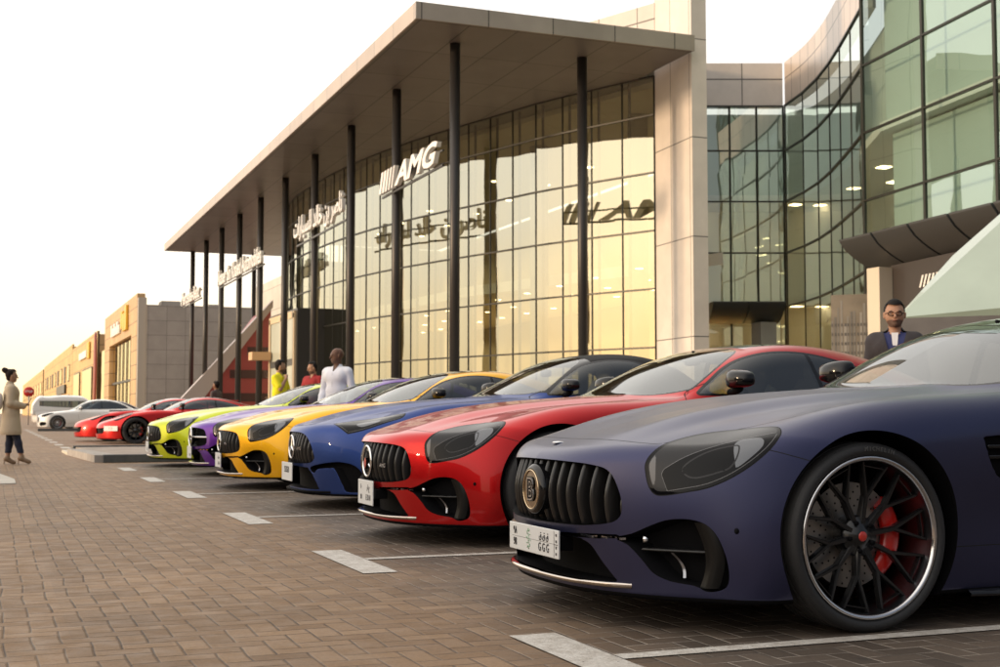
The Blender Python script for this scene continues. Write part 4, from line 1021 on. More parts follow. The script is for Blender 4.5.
GT = dict(T=T_GT, S=S_GT, F=F_GT, R=R_GT, G=G_GT, W=W_GT, wf=.962, wr=3.60, rw=.392, wz=.345, wy=.60, zb=.115, gx=(1.5, 4.4), dome=gdome)
GT['pockets'] = [(GRILLE, 'f', .09, (0, .5, 0, .6, .3, .7)), (LOWERG, 'f', .12, (-.1, .5, 0, .6, .13, .4)), (INTAKE, 'f', .10, (.08, .6, .4, .95, .12, .45)),
    (SLIT, 'f', .03, (0, .3, .15, .56, .3, .36)), (VENT, 's', .03, (1.4, 1.9, .8, 1., .5, .75))]
def gt_skin(h, c=GT, head=(HEAD, INNER, POD, POD2), wscr=WSCR, dlo=DLO, hood=HOOD, door=DOOR, fend=FEND, roof=ROOFP, pillar=2.945, post=None):
    base = car_field(c); sk = Skin(base, (-.09, -1.02, .06), (c.get('len', 4.62), 1.02, float(c['G'].t.max())+.09), h); ab = np.abs
    for xc in (c['wf'], c['wr']):
        r_ = c['rw']
        sk.pocket(lambda x, y, z: np.maximum(np.sqrt((x-xc)**2+(z-c['wz'])**2)-r_, .60-ab(y)), (0, -.30, .003), (xc-r_-.05, xc+r_+.05, .5, 1.1, 0, .85), POCKET)
    for o, kind, dep, box in c['pockets']:
        if kind == 'f': sk.pocket(lambda x, y, z: o(ab(y), z), (dep, 0, 0), box, POCKET, .005)
        else: sk.pocket(lambda x, y, z: o(x, z), (0, -dep, 0), box, POCKET, .004)
    sk.cut(lambda x, y, z: z-.135, UNDER, [PAINT])
    if hood: cutband(sk, lambda x, y, z: hood(x, ab(y)), .0022, GAP, [PAINT], (0, 2.0, 0, .9, .6, 1.1))
    if fend: cutband(sk, lambda x, y, z: fend(x, z), .0016, GAP, [PAINT], (.5, .72, .6, 1.1, .55, .69))
    if door: cutband(sk, lambda x, y, z: door(x, z), .0022, GAP, [PAINT], (1.7, 3.2, .6, 1.1, .2, 1.1))
    if door: cutband(sk, lambda x, y, z: z-.297, .0018, GAP, [PAINT], (c['wf']+.38, 1.87, .8, 1.1, .25, .35))
    def W(x, y, z): return np.maximum(wscr(x, ab(y)), .82-z)
    cb = (1.2, 4.6, 0, .95, .8, 1.5)
    sk.cut(lambda x, y, z: W(x, y, z)-.014, TRIM, [PAINT, GAP], cb); sk.cut(W, WIND, [TRIM], cb)
    if dlo:
        def D(x, y, z): return np.maximum(dlo(x, z), .40-ab(y))
        sk.cut(lambda x, y, z: D(x, y, z)-.014, TRIM, [PAINT, GAP], cb); sk.cut(D, SIDE, [TRIM], cb)
        if pillar: cutband(sk, lambda x, y, z: x-pillar-(z-1)*-.12, .016, TRIM, [SIDE], cb)
    if roof: sk.cut(lambda x, y, z: np.maximum(roof(x, ab(y)), 1.1-z), ROOF, [PAINT], cb)
    if head:
        H = head[0]; hb = (.05, 1.2, .3, 1.05, .4, .95)
        sk.cut(lambda x, y, z: H(x, y, z)-.004, GAP, [PAINT, GAP], hb); sk.cut(H, LENS, [GAP], hb)
        if head[1]:
            sk.cut(lambda x, y, z: np.maximum(H(x, y, z)+.011, -head[1](x, y, z)), DRL, [LENS], hb)
        if head[1]: cutband(sk, lambda x, y, z: np.maximum(head[1](x, y, z), H(x, y, z)+.012), .0010, DRL2, [LENS, DRL], hb)
        if head[2]: cutband(sk, head[2], .0028, DRL, [LENS], hb)
        if head[3]: sk.cut(head[3], REFL, [LENS], hb)
    if head and head[1]: sk.cut(lambda x, y, z: np.maximum(np.maximum(head[0](x, y, z)+.014, -head[1](x, y, z)-.004), (x*e1[0]+np.abs(y)*e1[1])-.566), DRL2, [DRL, LENS], hb)
    if post: post(sk)
    sk.N = sk.normals(); return sk
def skin_parts(sk, name):
    out = {}
    V, T, mi, N = sk.part([PAINT, TRIM, ROOF, UNDER, GAP, LENS, DRL, REFL], {k: 0 for k in range(13)}, 0, -.02)
    keep = (V[T][:, :, 2].mean(1) > .45) & (V[T][:, :, 0].mean(1) > 1.3) & (V[T][:, :, 0].mean(1) < 4.4); T = T[keep]; u, inv = np.unique(T, return_inverse=True)
    out['lining'] = np_mesh(name+'_lining', V[u], inv.reshape(-1, 3), np.zeros(len(T)), -N[u], [mat('cabin_black', (.012, .012, .012), .8)])
    bl = [PAINT, POCKET, GAP, TRIM, ROOF, UNDER]
    V, T, mi, N = sk.part(bl, {k: SLOTS.get(k, 0) for k in range(12)})
    out['body'] = np_mesh(name+'_body', V, T, mi, N, [MATS.get('paint_red') or M_BLACK, M_BLACK, M_GAP, M_GLOSS, M_ROOFG])
    for nm, labs, sides, mm in (('windscreen', [WIND], (0,), [M_WIND]), ('side_window', [SIDE], (-1, 1), [M_GLASS]), ('headlight', [LENS, DRL, REFL, DRL2], (-1, 1), [M_LENS, M_DRL, M_REFL, mat('lamp_line', (.16, .16, .165), .25, .3, spec=.3)])):
        out[nm] = []
        for s in sides:
            V, T, mi, N = sk.part(labs, {k: {DRL: 1, REFL: 2, DRL2: 3}.get(k, 0) for k in range(13)}, s, .0006 if nm == 'headlight' else 0.)
            if len(T): out[nm].append(np_mesh(name+'_'+nm, V, T, mi, N, mm))
    return out

def slats_mesh(o, F, zlo, zhi, ymax, step, r_, off=.03, bulge=.012):
    mb = MB(); n = int(ymax/step)
    for i in range(-n, n+1):
        y = i*step; zs = np.linspace(zlo, zhi, 60); ok = zs[np.asarray(o(np.full(60, abs(y)), zs)) < -.001]
        if len(ok) < 5: continue
        z0, z1 = ok[0], ok[-1]; pts = []
        for t in np.linspace(0, 1, 9):
            z = z0+(z1-z0)*t; x = float(F(np.array([abs(y)]), np.array([z]))[0])+off-bulge*math.sin(math.pi*t)
            pts.append((x, y, z))
        rows = []
        for p in pts: rows.append([(p[0]+.05, p[1]-r_*.8, p[2]), (p[0]+.006, p[1]-r_, p[2]), (p[0]-.002, p[1]-r_*.6, p[2]), (p[0]-.005, p[1], p[2]), (p[0]-.002, p[1]+r_*.6, p[2]), (p[0]+.006, p[1]+r_, p[2]), (p[0]+.05, p[1]+r_*.8, p[2])])
        mb.grid(rows, mat('slat_black', (.016, .0155, .016), .3, .2, coat=.3))
    for z in np.arange(zlo+.035, zhi, .045):
        ys = np.linspace(-ymax, ymax, 41); ok = [y for y in ys if float(o(np.array([abs(y)]), np.array([z]))[0]) < -.004]
        if len(ok) > 2: mb.tube([(float(F(np.array([abs(y)]), np.array([z]))[0])+off+.045, y, z) for y in ok], .003, M_BLACK, 5)
    return mb.mesh('grille_slats')
def star_emblem(R_=.096):
    mb = MB(); mb.lathe([(0, .012), (R_*.93, .012), (R_*.93, .03), (0, .03)], M_GLOSS, 32, axis='x')
    n = 36; rows = [[(math.cos(b)*.0085, (R_+math.sin(b)*.0085)*math.cos(a), (R_+math.sin(b)*.0085)*math.sin(a)) for b in np.linspace(0, 2*math.pi, 7)[:-1]] for a in np.linspace(0, 2*math.pi, n+1)]
    mb.grid(rows, M_CHROME, closed=True)
    for k in range(3):
        a = R(90+120*k); d = Vector((0, math.cos(a), math.sin(a))); s = Vector((0, -d.z, d.y)); f = Vector((-.008, 0, 0))
        mb._add([s*.016, f, -s*.016, d*R_], [(0, 1, 3), (1, 2, 3)], M_CHROME)
        mb._add([s*.016-f*.6, f, -s*.016-f*.6, d*R_], [(0, 1, 3), (1, 2, 3)], M_CHROME)
    return mb.mesh('star_emblem')
def badge_emblem():
    mb = MB(); mb.lathe([(0, -.016), (.086, -.016), (.089, -.019), (.094, -.020), (.100, -.018), (.112, -.008), (.115, .004), (.115, .03)], M_GLOSS, 48, axis='x')
    mb.lathe([(0, -.0185), (.085, -.0175)], mat('badge_face', (.42, .34, .25), .09, 1.), 48, axis='x')
    n = 48
    rows = [[(-.0215+math.cos(b)*.002, (.0865+math.sin(b)*.0028)*math.cos(a), (.0865+math.sin(b)*.0028)*math.sin(a)) for b in np.linspace(0, 2*math.pi, 7)[:-1]] for a in np.linspace(0, 2*math.pi, n+1)]
    mb.grid(rows, M_GOLD, closed=True)
    M = frame((-.022, 0, -.004), (0, -1, 0), (0, 0, 1))
    add_text(mb, 'B', .135, M, mat('badge_letter_edge', (.01, .01, .01), .3), depth=.003, bold=.010)
    M = frame((-.0245, 0, -.004), (0, -1, 0), (0, 0, 1))
    add_text(mb, 'B', .135, M, M_CHROME, depth=.003, bold=.004)
    M = frame((-.0262, 0, -.004), (0, -1, 0), (0, 0, 1))
    add_text(mb, 'B', .135, M, M_BLACK, depth=.002, bold=-.002)
    return mb.mesh('badge_emblem')
def make_plate(w, h, rows, parent, loc, strip=False, crest=False):
    """number plate facing -x; rows: list of (text, u from -1..1, v -1..1, size)"""
    mb = MB(); n = 9
    mb.box((-.006, -w/2, -h/2), (.002, w/2, h/2), M_PLATE, .003); mb.box((-.0065, -w/2+.005, -.0006), (-.0055, w/2-.03, .0006), M_INK) if crest else None
    for txt, u, v, s in rows:
        add_text(mb, txt, s, frame((-.0072, -u*w/2, v*h/2), (0, -1, 0), (0, 0, 1)), M_INK, depth=.002, xs=.8)
    if strip:
        mb.box((-.0072, -w/2+.040, -h/2+.004), (-.0058, -w/2+.0415, h/2-.004), M_INK)
        for k in range(4): mb.box((-.0072, -w/2+.014, -h/2+.014+k*.024), (-.0058, -w/2+.026, -h/2+.024+k*.024), M_INK)
        mb.box((-.0072, -w/2+.006, -.002), (-.0058, -w/2+.038, 0), M_INK)
    if crest:
        for k in range(10):
            a = k*math.pi/5; mb.tube([(-.0066, .045+.012*math.cos(a), .03*math.sin(a)), (-.0066, .045+.022*math.cos(a+.2), .042*math.sin(a+.2))], .0022, M_GREEN, 4)
        mb.tube([(-.0066, .045, -.02), (-.0066, .045, .02)], .002, M_GREEN, 5)
    o = mb.build('number_plate', parent); o.location = loc; return o
def blob(mb, c, r_, m, e=.7, n=20, cut=None):
    """a rounded-box shape (superellipsoid)"""
    def f(v, e): return math.copysign(abs(v)**e, v)
    rows = []
    for i in range(n//2+1):
        ph = -math.pi/2+math.pi*i/(n//2)
        rows.append([(c[0]+r_[0]*f(math.cos(ph), e)*f(math.cos(t), e), c[1]+r_[1]*f(math.cos(ph), e)*f(math.sin(t), e), c[2]+r_[2]*f(math.sin(ph), e)) for t in (2*math.pi*k/n for k in range(n))])
    mb.grid(rows, m, closed=True)
def mirror_mesh(side, x, y, z, shell, root_y=.80, sc=1.):
    """door mirror: shell, dark foot; side -1 is the side towards the camera"""
    mb = MB(); s = side; n = 24; rows = []; y = s*y
    f = lambda v, e: math.copysign(abs(v)**e, v)
    for i in range(13):
        ph = -math.pi/2+math.pi*i/12; row = []
        for k in range(n):
            t = 2*math.pi*k/n; u = f(math.cos(ph), .5)*f(math.sin(t), .6); v = f(math.sin(ph), .62); w = f(math.cos(ph), .6)*f(math.cos(t), .8)
            dx = .085*w if w < 0 else .035*w           # flat glass side to the rear
            row.append((x+sc*(dx+.02*abs(u)), y+s*sc*(.118*u), z+sc*(.064*v*(1-.20*u)*(1 if v > 0 else .8)+.006)))
        rows.append(row)
    mb.grid(rows, shell, closed=True)
    mb.tube([(x+.01, y-s*.03, z-.045*sc), (x+.02, y-s*.09, z-.062*sc), (x+.03, s*root_y, z-.075*sc)], [.028, .026, .03], M_BLACK, 10)
    rows2 = [[(x-.02*sc, y-s*.10*sc, z-.038*sc), (x-.02*sc, y+s*.09*sc, z-.036*sc)], [(x-.066*sc, y-s*.09*sc, z-.026*sc), (x-.05*sc, y+s*.09*sc, z-.024*sc)]]
    return mb.mesh('wing_mirror')

# ---------------------------------------------------------------- putting a coupe together
def body_object(me, parent, paint_mat, trim=None, roof=None):
    o = link_mesh('body', me, parent)
    o.material_slots[0].link = 'OBJECT'; o.material_slots[0].material = paint_mat
    if trim: o.material_slots[3].link = 'OBJECT'; o.material_slots[3].material = trim
    if roof: o.material_slots[4].link = 'OBJECT'; o.material_slots[4].material = roof
    return o
GT_H = .0125
gt_sk = gt_skin(GT_H); GTP = skin_parts(gt_sk, 'coupe'); del gt_sk
GTP['slats'] = slats_mesh(GRILLE, GT['F'], .372, .612, .50, .0625, .0098)
def louvre_mesh():
    mb = MB(); F = GT['F']; rows = []
    for y in np.linspace(-.48, .48, 33):
        x = float(F(np.array([abs(y)]), np.array([.49]))[0])+.03; rows.append([(x+.03, y, .478), (x-.002, y, .480), (x-.008, y, .492), (x-.002, y, .504), (x+.03, y, .506)])
    mb.grid(rows, M_RIMS, closed=True)
    for z in (.41, .44, .54, .57):
        mb.tube([(float(F(np.array([abs(y)]), np.array([z]))[0])+.07, y, z) for y in np.linspace(-.44, .44, 17)], .004, M_BLACK, 5)
    return mb.mesh('louvre_grille')
GTP['louvre'] = louvre_mesh()
STAR = star_emblem(); BADGE = badge_emblem()
def splitter_mesh(F, ymax=.545, z=.155, m=None):
    mb = MB(); rows = []
    for y in np.linspace(-ymax, ymax, 41):
        x = float(F(np.array([abs(y)]), np.array([z+.02]))[0]); e = 1-(abs(y)/ymax)**6
        rows.append([(x+.06, y, z+.008), (x-.026*e, y, z+.016), (x-.034*e, y, z+.010), (x-.030*e, y, z-.002), (x+.06, y, z-.006)])
    mb.grid(rows, m or mat('splitter_lip', (.55, .50, .46), .12, 1.), closed=True); return mb.mesh('splitter')
GTP['splitter'] = splitter_mesh(GT['F'])
def intake_mesh(side):
    """vane, inner duct wall and the glossy outer blade of a front air intake"""
    mb = MB(); F = lambda y, z: float(GT['F'](np.array([y]), np.array([z]))[0]); s = side
    rows = [[(F(y, .30)+a, s*y, .300+b) for a, b in ((.022, .004), (.014, -.001), (.022, -.006), (.075, -.006), (.075, .004))] for y in np.linspace(.575, .775, 9)]
    mb.grid(rows, mat('vane_black', (.02, .02, .02), .3), closed=True)
    rows = []
    for t in np.linspace(0, 1, 13):
        z = .405-.235*t; y1 = .775+.022*math.sin(t*math.pi)+.0*t; y0 = .735+.030*math.sin(t*math.pi*.9)-.005*t
        rows.append([(F(y0, z)+.030, s*y0, z), (F(y0, z)+.010, s*(y0+.004), z), (F(y1, z)+.006, s*y1, z), (F(y1, z)+.03, s*(y1+.006), z)])
    mb.grid(rows, mat('intake_blade', (.008, .008, .008), .28, spec=.3))
    rows = [[(F(y, z)+.05+.02*math.sin(t*3), s*y, z) for y in (.64+.03*t, .648+.03*t)] for t, z in ((t, .29-.09*t) for t in np.linspace(0, 1, 8))]
    mb.grid(rows, M_RIMG)
    mb.tube([(F(.60, .335)+.02, s*.59, .337), (F(.60, .335)-.004, s*.592, .337)], [.012, .011], M_CHROME, 12)
    for y0, y1 in ((.30, .40), (.41, .46), (.47, .52)):
        mb.box((F((y0+y1)/2, .335)+.008, min(s*y0, s*y1), .330), (F((y0+y1)/2, .335)+.03, max(s*y0, s*y1), .338), M_RIMS)
    return mb.mesh('intake_vanes')
GTP['intake'] = [intake_mesh(-1), intake_mesh(1)]
def vent_mesh(side):
    mb = MB(); s = side
    for z in (.665, .625): mb.box((1.50, min(s*.895, s*.930), z), (1.78, max(s*.895, s*.930), z+.014), M_GLOSS, .004)
    return mb.mesh('vent_slats')
GTP['vent'] = [vent_mesh(-1), vent_mesh(1)]
def skirt_mesh(side):
    mb = MB(); s = side; rows = []
    for x in np.linspace(1.42, 3.18, 15):
        y = float(GT['S'](np.array([x]), np.array([.13]))[0]); e = min(1, (x-1.36)/.15, (3.24-x)/.15)
        rows.append([(x, s*(y-.06), .10), (x, s*(y+.004+.035*e), .106), (x, s*(y+.008+.038*e), .118), (x, s*(y+.0), .132), (x, s*(y-.06), .134)])
    mb.grid(rows, M_GLOSS, closed=True); return mb.mesh('side_skirt')
GTP['skirt'] = [skirt_mesh(-1), skirt_mesh(1)]
def sensor_mesh(side):
    mb = MB(); blob(mb, (.441, side*.836, .379), (.010, .012, .012), M_BLACK, 1, 12); return mb.mesh('parking_sensor')
GTP['sensor'] = [sensor_mesh(-1), sensor_mesh(1)]
W_Y10 = None
def add_wheels(root, proto, xs, yc, z, keep=False):
    for x in xs:
        for s in (-1, 1):
            w = copy_tree(proto, root); w.location = (x, s*yc, z); w.rotation_euler = (0, R(random.uniform(0, 70)), 0 if s < 0 else math.pi)
def drop(root):
    for ch in list(root.children): drop(ch)
    bpy.data.objects.remove(root)
def cabin(root, lining, seat_mat, x0=2.35, yc=.37, zf=.30):
    """lining, two bucket seats, dashboard and steering wheel"""
    link_mesh('cabin_lining', lining, root)
    for s in (-1, 1):
        mb = MB(); blob(mb, (x0+.30, s*yc, zf+.14), (.27, .25, .09), seat_mat, .6); mb.build('seat', root)
        mb = MB(); n = 7
        rows = [[(x0+.52+.30*t+.05*math.cos(a), s*yc+(.235-.07*t*t)*math.sin(a), zf+.18+.56*t) for a in (2*math.pi*k/14 for k in range(14))] for t in np.linspace(0, 1, n)]
        mb.grid(rows, seat_mat, closed=True); blob(mb, (x0+.86, s*yc, zf+.80), (.06, .14, .10), seat_mat, .75); mb.build('seat_back', root)
    mb = MB(); blob(mb, (x0-.18, 0, .76), (.30, .70, .13), mat('dashboard', (.015, .015, .016), .6), .6, 24); mb.build('dashboard', root)
    mb = MB(); c = Vector((x0+.16, -yc, .80)); ax1 = Vector((0, 1, 0)); ax2 = Vector((.35, 0, .94))
    mb.tube([c+(ax1*math.cos(t)+ax2*math.sin(t))*.175 for t in np.linspace(0, 2*math.pi, 25)], .015, M_BLACK, 8, cap=False)
    for t in (R(200), R(-20), R(270)): mb.tube([c, c+(ax1*math.cos(t)+ax2*math.sin(t))*.17], .014, M_BLACK, 6)
    mb.build('steering_wheel', root)
    mb = MB(); blob(mb, (x0+.06, .0, 1.17), (.02, .11, .035), M_BLACK, .6); mb.tube([(x0+.05, 0, 1.19), (x0+.07, 0, 1.24)], .012, M_BLACK, 6); mb.build('inside_mirror', root)
SEAT_BLACK = mat('seat_black', (.022, .021, .021), .6); SEAT_CREAM = mat('seat_cream', (.50, .46, .38), .6)
def coupe(label, loc, pm, wheelp, plate, emblem='star', trim=None, roof=None, rz=0., mirror_m=None, group='sports cars parked nose out in a row', badge_text=True):
    root = tag(empty('sports_coupe', loc, rz), label, 'car', group)
    body_object(GTP['body'], root, pm, roof=roof)
    for me in GTP['windscreen']: link_mesh('windscreen', me, root)
    for me in GTP['side_window']: link_mesh('side_window', me, root)
    for me in GTP['headlight']: link_mesh('headlight', me, root)
    cabin(root, GTP['lining'], SEAT_BLACK)
    g = link_mesh('grille', GTP['louvre' if emblem == 'louvre' else 'slats'], root)
    e = link_mesh('badge', BADGE if emblem == 'badge' else STAR, g); e.location = (.016, 0, .492)
    if emblem == 'badge': e.scale = (.9, .9, .9)
    if emblem == 'louvre': e.scale = (1.25, 1.25, 1.25)
    if badge_text:
        mb = MB(); add_text(mb, 'AMG', .034, frame((.028, -.30, .475), (.12, -1, 0), (0, 0, 1)), M_CHROME, depth=.004, shear=.3, xs=1.2); mb.build('grille_lettering', g)
    link_mesh('splitter', GTP['splitter'], root)
    for me in GTP['intake']: link_mesh('air_intake', me, root)
    for me in GTP['vent']: link_mesh('fender_vent', me, root)
    for me in GTP['skirt']: link_mesh('side_skirt', me, root)
    for me in GTP['sensor']: link_mesh('parking_sensor', me, root)
    for s in (-1, 1): link_mesh('wing_mirror', mirror_mesh(s, 2.20, .965, 1.005, mirror_m or M_GLOSS), root)
    add_wheels(root, wheelp, (.960, 3.60), .925-.1325, .345)
    if plate: make_plate(plate.get('w', .50), plate.get('h', .11), plate['rows'], root, (plate.get('x', .004), -.02, plate.get('z', .292)), plate.get('strip'), plate.get('crest'))
    mb = MB(); mb.box((.008, -.21, .262), (.09, .17, .322), M_BLACK, .006); mb.build('plate_holder', root)
    return root

# ---------------------------------------------------------------- other bodies
def mk_tables(xs, zc, w, gx, gz, L, front, rear_slope=.0, gw=(.80, .62), bow=.26, crown=.05, sides=(.93, .97, 1., 1., .99, .955, .88)):
    """body tables from a centre line, a half width per station and a cabin profile"""
    yk = [0, .3, .5, .68, .82, .95]; zk = [.12, .25, .4, .55, .7, .85, .97]
    T = Tab(xs, yk, [[z-crown*(y/.95)**2.6 for y in yk] for z in zc])
    S = Tab(xs, zk, [[ww*s for s in sides] for ww in w])
    fy = [0, .2, .35, .5, .68, .82, .9, .97]; bx = [0, .015, .05, .11, .22, .36, .48, .62]
    F = Tab(fy, [.12, .3, .45, .6, .72, .85], [[b*bow/.26+s for s in front] for b in bx])
    Rr = Tab([0, .4, .7, .9], [.12, .35, .6, .85, .97], [[L-d-q for q in (.20, .06, .02, .0+rear_slope, .05+rear_slope)] for d in (0, .03, .10, .25)])
    G = Tab(gx, [0, .35, .55, .75], [[z, z-.012, z-.04, z-.09] for z in gz])
    zt = max(gz); W = Tab([gx[0], gx[-1]], [.85, zt], [[gw[0], gw[1]], [gw[0], gw[1]]])
    return dict(T=T, S=S, F=F, R=Rr, G=G, W=W, zb=.12, len=L+.06)
# roadster with a fabric top
SLB = dict(GT)
SLB['T'] = Tab(XK, [0, .3, .5, .68, .82, .95], T_GT.t+np.array([.025, .022, .015, .02, .025, .03, .035, .03, .01, -.01, -.02])[:, None])
SLB['G'] = Tab([1.6, 1.85, 2.1, 2.35, 2.55, 2.85, 3.2, 3.5, 3.75, 4.0], [0, .35, .55, .75], [
 [.88, .86, .82, .76], [1.0, .98, .935, .87], [1.125, 1.105, 1.06, 1.0], [1.24, 1.225, 1.19, 1.13], [1.305, 1.295, 1.265, 1.20],
 [1.345, 1.335, 1.30, 1.24], [1.335, 1.325, 1.285, 1.21], [1.25, 1.24, 1.20, 1.12], [1.10, 1.09, 1.05, .98], [.93, .92, .90, .86]])
SLB['W'] = Tab([1.6, 2.6, 3.2, 4.0], [.85, .95, 1.1, 1.35], [[.80, .77, .71, .62], [.83, .80, .73, .60], [.83, .795, .725, .60], [.72, .66, .56, .42]])
SLB['gx'] = (1.6, 4.0); SLB['wf'] = .93; SLB['wr'] = 3.63
SL_GR = Outline([(-.25, .375, 1), (-.25, .640, 1), (0, .640), (.20, .636), (.32, .61), (.40, .54), (.445, .455), (.45, .42), (.40, .385), (.25, .375), (0, .372)], 5)
SL_HEAD = Obl([(.27, -.50, .70), (.40, -.60, .745), (.55, -.68, .765), (.80, -.80, .785), (.74, -.86, .752), (.55, -.84, .70), (.42, -.78, .655), (.33, -.70, .625)], 4, (0, 3, 7))
SL_INT = Outline([(.40, .345), (.56, .385), (.70, .395), (.79, .36), (.84, .27), (.86, .19), (.82, .155), (.72, .155), (.70, .20), (.645, .335), (.60, .345), (.49, .335), (.44, .30)], 5)
SL_LOW = Outline([(-.2, .36, 1), (.36, .345, 1), (.43, .28), (.50, .165, 1), (-.2, .165, 1)], 3)
SL_WS = Outline([(1.74, -.4, 1), (1.74, 0), (1.77, .2), (1.84, .40), (1.93, .57), (2.06, .700), (2.12, .708), (2.28, .650), (2.42, .58), (2.50, .53), (2.54, .42), (2.56, .2), (2.565, 0), (2.565, -.4, 1)], 5)
SL_DLO = Outline([(2.10, .965, 1), (2.22, 1.06), (2.36, 1.15), (2.52, 1.225), (2.75, 1.262), (3.0, 1.255), (3.22, 1.19), (3.40, 1.08), (3.46, .985, 1), (3.0, .968), (2.5, .962)], 5)
SL_TOP = Outline([(2.60, -.6, 1), (2.60, 1.0, 1), (4.1, 1.0, 1), (4.1, -.6, 1)], 1)
SLB['pockets'] = [(SL_GR, 'f', .09, (-.05, .5, 0, .6, .3, .72)), (SL_LOW, 'f', .09, (-.1, .5, 0, .6, .13, .4)), (SL_INT, 'f', .07, (.05, .7, .3, 1., .1, .45))]
def slb_finish(sk):
    """the fabric top takes everything above the belt behind the windscreen frame, and the pillars are black"""
    sk.cut(lambda x, y, z: np.maximum(np.maximum(2.585-x, .985-z), x-3.98), ROOF, [PAINT])
    sk.cut(lambda x, y, z: np.maximum(np.maximum(1.98-x, .975-z+.0*x), x-2.585), TRIM, [PAINT])
sl_sk = gt_skin(.018, SLB, (SL_HEAD, Obl([(.30, -.55, .685), (.55, -.72, .742), (.76, -.82, .764), (.95, -.95, .75), (.6, -1., .55), (.2, -.75, .5)], 4), None, Obl([(.42, -.68, .70), (.58, -.77, .735), (.55, -.80, .715), (.44, -.75, .675)], 3)), SL_WS, SL_DLO, Outline([(.10, -.4, 1), (.10, 0), (.11, .2), (.17, .36), (.27, .50), (.40, .60), (.80, .78), (1.5, .80), (1.95, .78), (2.1, .70), (2.2, .5, 1), (2.2, -.4, 1)], 5), DOOR, None, None, None, slb_finish)
SLP = skin_parts(sl_sk, 'roadster'); del sl_sk
SLP['slats'] = slats_mesh(SL_GR, SLB['F'], .372, .64, .45, .058, .011)
# low wedge-shaped sports car
LOWB = mk_tables([0, .25, .6, 1.0, 1.6, 2.1, 2.8, 3.5, 4.1, 4.48], [.50, .60, .70, .80, .86, .88, .90, .97, .98, .93], [.86, .89, .93, .965, .93, .90, .91, .97, .95, .86],
    [1.55, 1.8, 2.1, 2.35, 2.7, 3.1, 3.6, 4.1, 4.35], [.80, .92, 1.08, 1.17, 1.23, 1.215, 1.11, .98, .90], 4.5, (.02, 0, .02, .10, .25, .5), bow=.30, crown=.035)
LOWB.update(wf=.93, wr=3.62, rw=.385, wz=.345, gx=(1.55, 4.35)); T0 = LOWB['T']; T0.t[2:5, 4] += .035; T0.t[2:4, 5] += .03
LW_OP = Outline([(-.2, .41, 1), (.35, .41), (.54, .42), (.56, .36), (.52, .28), (.3, .26), (-.2, .26, 1)], 4)
LOWB['pockets'] = [(LW_OP, 'f', .10, (-.1, .6, 0, .8, .2, .5)), (Outline([(1.45, .66, 1), (1.75, .66), (1.70, .40), (1.50, .36)], 3), 's', .03, (1.3, 1.9, .7, 1., .3, .75))]
LW_HEAD = Obl([(.42, -.60, .62), (.60, -.66, .70), (.95, -.74, .80), (1.0, -.80, .79), (.78, -.84, .72), (.55, -.80, .62), (.45, -.72, .58)], 4)
LW_WS = Outline([(1.66, -.4, 1), (1.66, 0), (1.70, .3), (1.84, .55), (1.98, .69), (2.06, .69), (2.25, .60), (2.38, .50), (2.42, .3), (2.43, 0), (2.43, -.4, 1)], 4)
LW_DLO = Outline([(2.02, .91, 1), (2.2, 1.02), (2.4, 1.10), (2.7, 1.145), (3.0, 1.135), (3.3, 1.08), (3.6, .99, 1), (3.2, .93), (2.6, .905)], 4)
def lowskin(h): return gt_skin(h, LOWB, (LW_HEAD, None, None, None), LW_WS, LW_DLO, Outline([(.25, -.4, 1), (.25, .3), (.45, .55), (.9, .72), (1.6, .76), (2.0, .70), (2.1, -.4, 1)], 4), DOOR, None, Outline([(2.48, -.4, 1), (2.48, .42), (3.3, .40), (3.35, -.4, 1)], 2), 3.0)
LWP = skin_parts(lowskin(.03), 'wedge_car')
# four door saloon and off-road wagon, far away
SED = mk_tables([0, .25, .6, 1.0, 1.5, 2.0, 2.8, 3.6, 4.3, 4.9], [.66, .76, .84, .89, .94, .97, .98, 1.0, 1.02, .98], [.84, .88, .91, .93, .93, .925, .93, .935, .92, .85],
    [1.35, 1.7, 2.0, 2.3, 2.7, 3.2, 3.7, 4.1, 4.5], [.85, 1.05, 1.24, 1.38, 1.455, 1.455, 1.36, 1.19, 1.0], 4.95, (.03, 0, .0, .03, .08, .2), bow=.26, gw=(.82, .60))
SED.update(wf=.90, wr=3.88, rw=.37, wz=.33, gx=(1.35, 4.5)); SED['pockets'] = [(Outline([(-.2, .34, 1), (.38, .36), (.44, .45), (.36, .60), (-.2, .61, 1)], 3), 'f', .06, (-.1, .4, 0, .6, .2, .7)), (Outline([(.5, .2), (.8, .22), (.82, .36), (.55, .36)], 3), 'f', .05, (0, .7, .4, 1., .1, .45))]
SD_HEAD = Obl([(.20, -.48, .64), (.42, -.66, .74), (.66, -.80, .80), (.72, -.86, .78), (.5, -.84, .68), (.3, -.70, .60)], 4)
SD_WS = Outline([(1.52, -.4, 1), (1.52, 0), (1.58, .4), (1.72, .70), (1.85, .70), (2.12, .60), (2.22, .4), (2.26, 0), (2.26, -.4, 1)], 4)
SD_DLO = Outline([(1.86, .99, 1), (2.05, 1.17), (2.3, 1.31), (2.7, 1.375), (3.2, 1.375), (3.6, 1.30), (4.0, 1.14), (4.12, 1.03, 1), (3.0, 1.0)], 4)
SDP = skin_parts(gt_skin(.035, SED, (SD_HEAD, None, None, None), SD_WS, SD_DLO, None, DOOR, None, None, 2.95), 'saloon')
